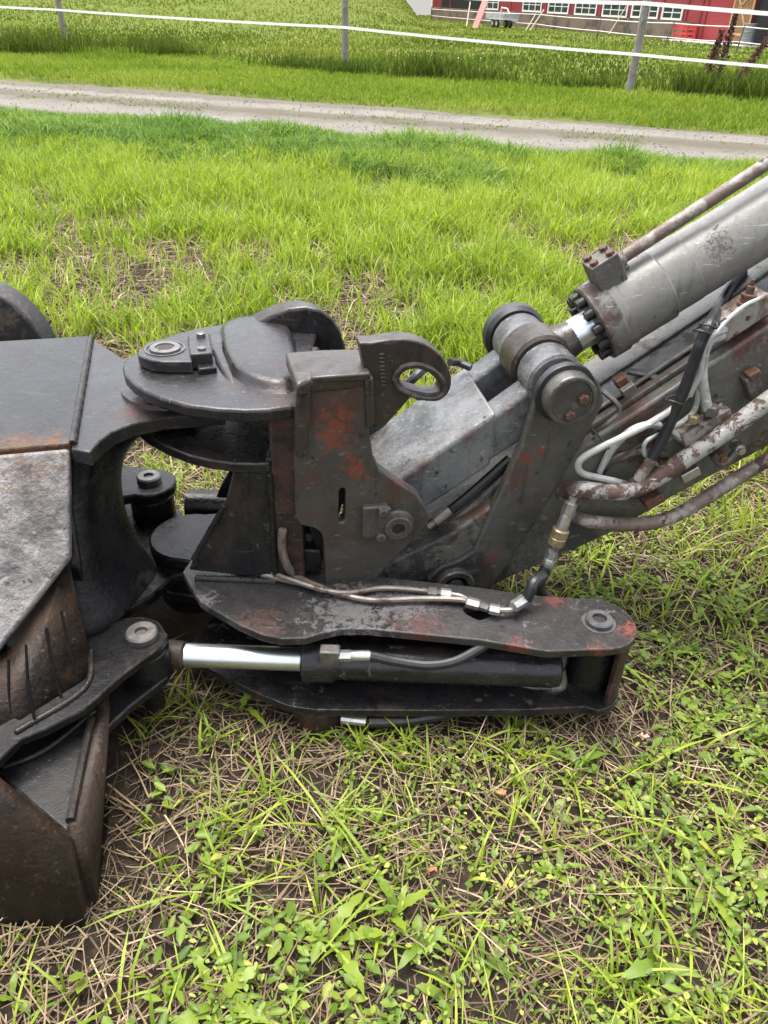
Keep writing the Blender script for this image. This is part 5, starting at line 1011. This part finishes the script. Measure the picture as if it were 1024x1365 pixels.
def weed(px, py, nl, sc, kinds, label, seed, up=.5):
    r_ = random.Random(seed); q = Z(px, py, .0); z = float(ground_z(q[0], q[1])); root = empty('broadleaf_weed', (q[0], q[1], z+.004), label, 'weed', 'broad-leaved weeds in the stubble')
    a0 = r_.uniform(0, 6.28)
    for k in range(nl):
        o = bpy.data.objects.new('leaf', LM[kinds[k % len(kinds)]]); COL.objects.link(o); o.parent = root
        s_ = sc*r_.uniform(.55, 1.0); o.scale = (s_, s_*r_.uniform(.8, 1.2), s_); o.rotation_euler = (r_.uniform(-.3, .3), -r_.uniform(.05, up), a0+k*2.4+r_.uniform(-.35, .35)); o.location = (r_.uniform(-.008, .008), r_.uniform(-.008, .008), 0)
weeds = [(318, 945, 3, .8, (3, 0), 'weed with two upright toothed leaves under the chrome rod', 1.1), (718, 975, 4, .75, (5, 2), 'weed peeking out from under the end of the lower arm plate', .8),
 (770, 1030, 7, .95, (1, 2, 4), 'glossy weed rosette just in front of the right end of the arm', .8), (735, 1085, 4, .7, (2, 5), 'small weed below the glossy rosette in front of the arm', .6),
 (600, 1000, 4, .7, (1, 2), 'narrow-leaved weed in front of the middle of the lower arm plate', .9), (690, 1045, 5, .6, (2, 5), 'weed with rounded leaves between the arm and the orange fallen leaf', .6),
 (935, 1185, 9, 1.0, (1, 4, 0), 'dense many-leaved rosette near the right edge, lower half', .5), (985, 1110, 5, .95, (2, 3), 'broad pale weed at the right edge above the dense rosette', .5),
 (1005, 1190, 6, .9, (3, 2), 'toothed weed cut by the right edge beside the dense rosette', .6), (945, 965, 5, 1.0, (3, 0), 'dandelion with jagged leaves right of the arm end', .5),
 (1010, 940, 5, .8, (0, 2), 'dandelion at the right edge level with the arm end', .5), (870, 1290, 5, 1.1, (4, 1), 'weed with one long blade-like leaf near the bottom right corner', .8),
 (745, 1165, 6, .7, (1, 5), 'yellowish weed in the middle of the lower right ground', .6), (440, 1262, 5, 1.0, (0, 3), 'dandelion with long jagged leaves at the bottom centre', .9),
 (525, 1225, 5, .9, (0, 1), 'tall-leaved weed right of the long jagged dandelion', 1.0), (560, 1265, 4, .8, (4, 2), 'weed with folded leaves below the tall-leaved weed', .9),
 (283, 1262, 4, .75, (2, 5), 'small oval-leaved weed standing in bare straw at lower left', 1.0), (290, 1340, 8, 1.0, (1, 0), 'leafy rosette at the bottom edge on the left', .5),
 (650, 1285, 6, .9, (1, 2), 'leafy rosette at the bottom, right of centre', .5), (600, 1330, 5, .8, (2, 4), 'broad-leaved weed cut by the bottom edge', .6),
 (460, 1130, 5, .6, (5, 2), 'low round-leaved weed in the centre of the straw', .5), (850, 1120, 5, .6, (5, 1), 'small weed left of the dense rosette', .6), (15, 1335, 3, .6, (2,), 'tiny weed in the bottom left corner', .6),
 (815, 930, 4, .6, (2, 5), 'small weed right beside the rusty end wall of the arm', .7), (900, 860, 6, .8, (3, 1), 'weed in the grass right of the arm plate end', .5), (970, 790, 6, .9, (3, 0), 'dandelion in the grass under the slanting stick', .5)]
for i, (px, py, nl, sc, kd, lab, up) in enumerate(weeds): weed(px, py, nl, sc, kd, lab, 100+i, up)
# fallen leaves
def fleaf(px, py, c, s_, lab, seed):
    r_ = random.Random(seed); q = Z(px, py, .03); bm = bmesh.new(); z = float(ground_z(q[0], q[1]))+.03; cen = bm.verts.new((q[0], q[1], z)); vs = []
    for k in range(10):
        a = 2*math.pi*k/10; rad = s_*(1 if k % 2 else .72)*r_.uniform(.8, 1.1); vs.append(bm.verts.new((q[0]+math.cos(a)*rad, q[1]+math.sin(a)*rad*.7, z+r_.uniform(-.004, .010))))
    for k in range(10): bm.faces.new((cen, vs[k], vs[(k+1) % 10]))
    o = finish('fallen_leaf', bm, plain('dry_leaf_'+str(seed), c, .7, 0, 0, .3, 90), angle=80); sd = o.modifiers.new('t', 'SOLIDIFY'); sd.thickness = .001; tag(o, lab, 'fallen leaf', 'fallen leaves on the stubble')
fleaf(577, 1158, (.36, .13, .07), .013, 'small orange fallen leaf in the middle of the foreground', 1)
fleaf(668, 1056, (.38, .15, .08), .014, 'orange-brown fallen leaf among green weeds before the arm', 2)
fleaf(859, 979, (.42, .27, .16), .016, 'pale tan fallen leaf right of the arm end', 3)
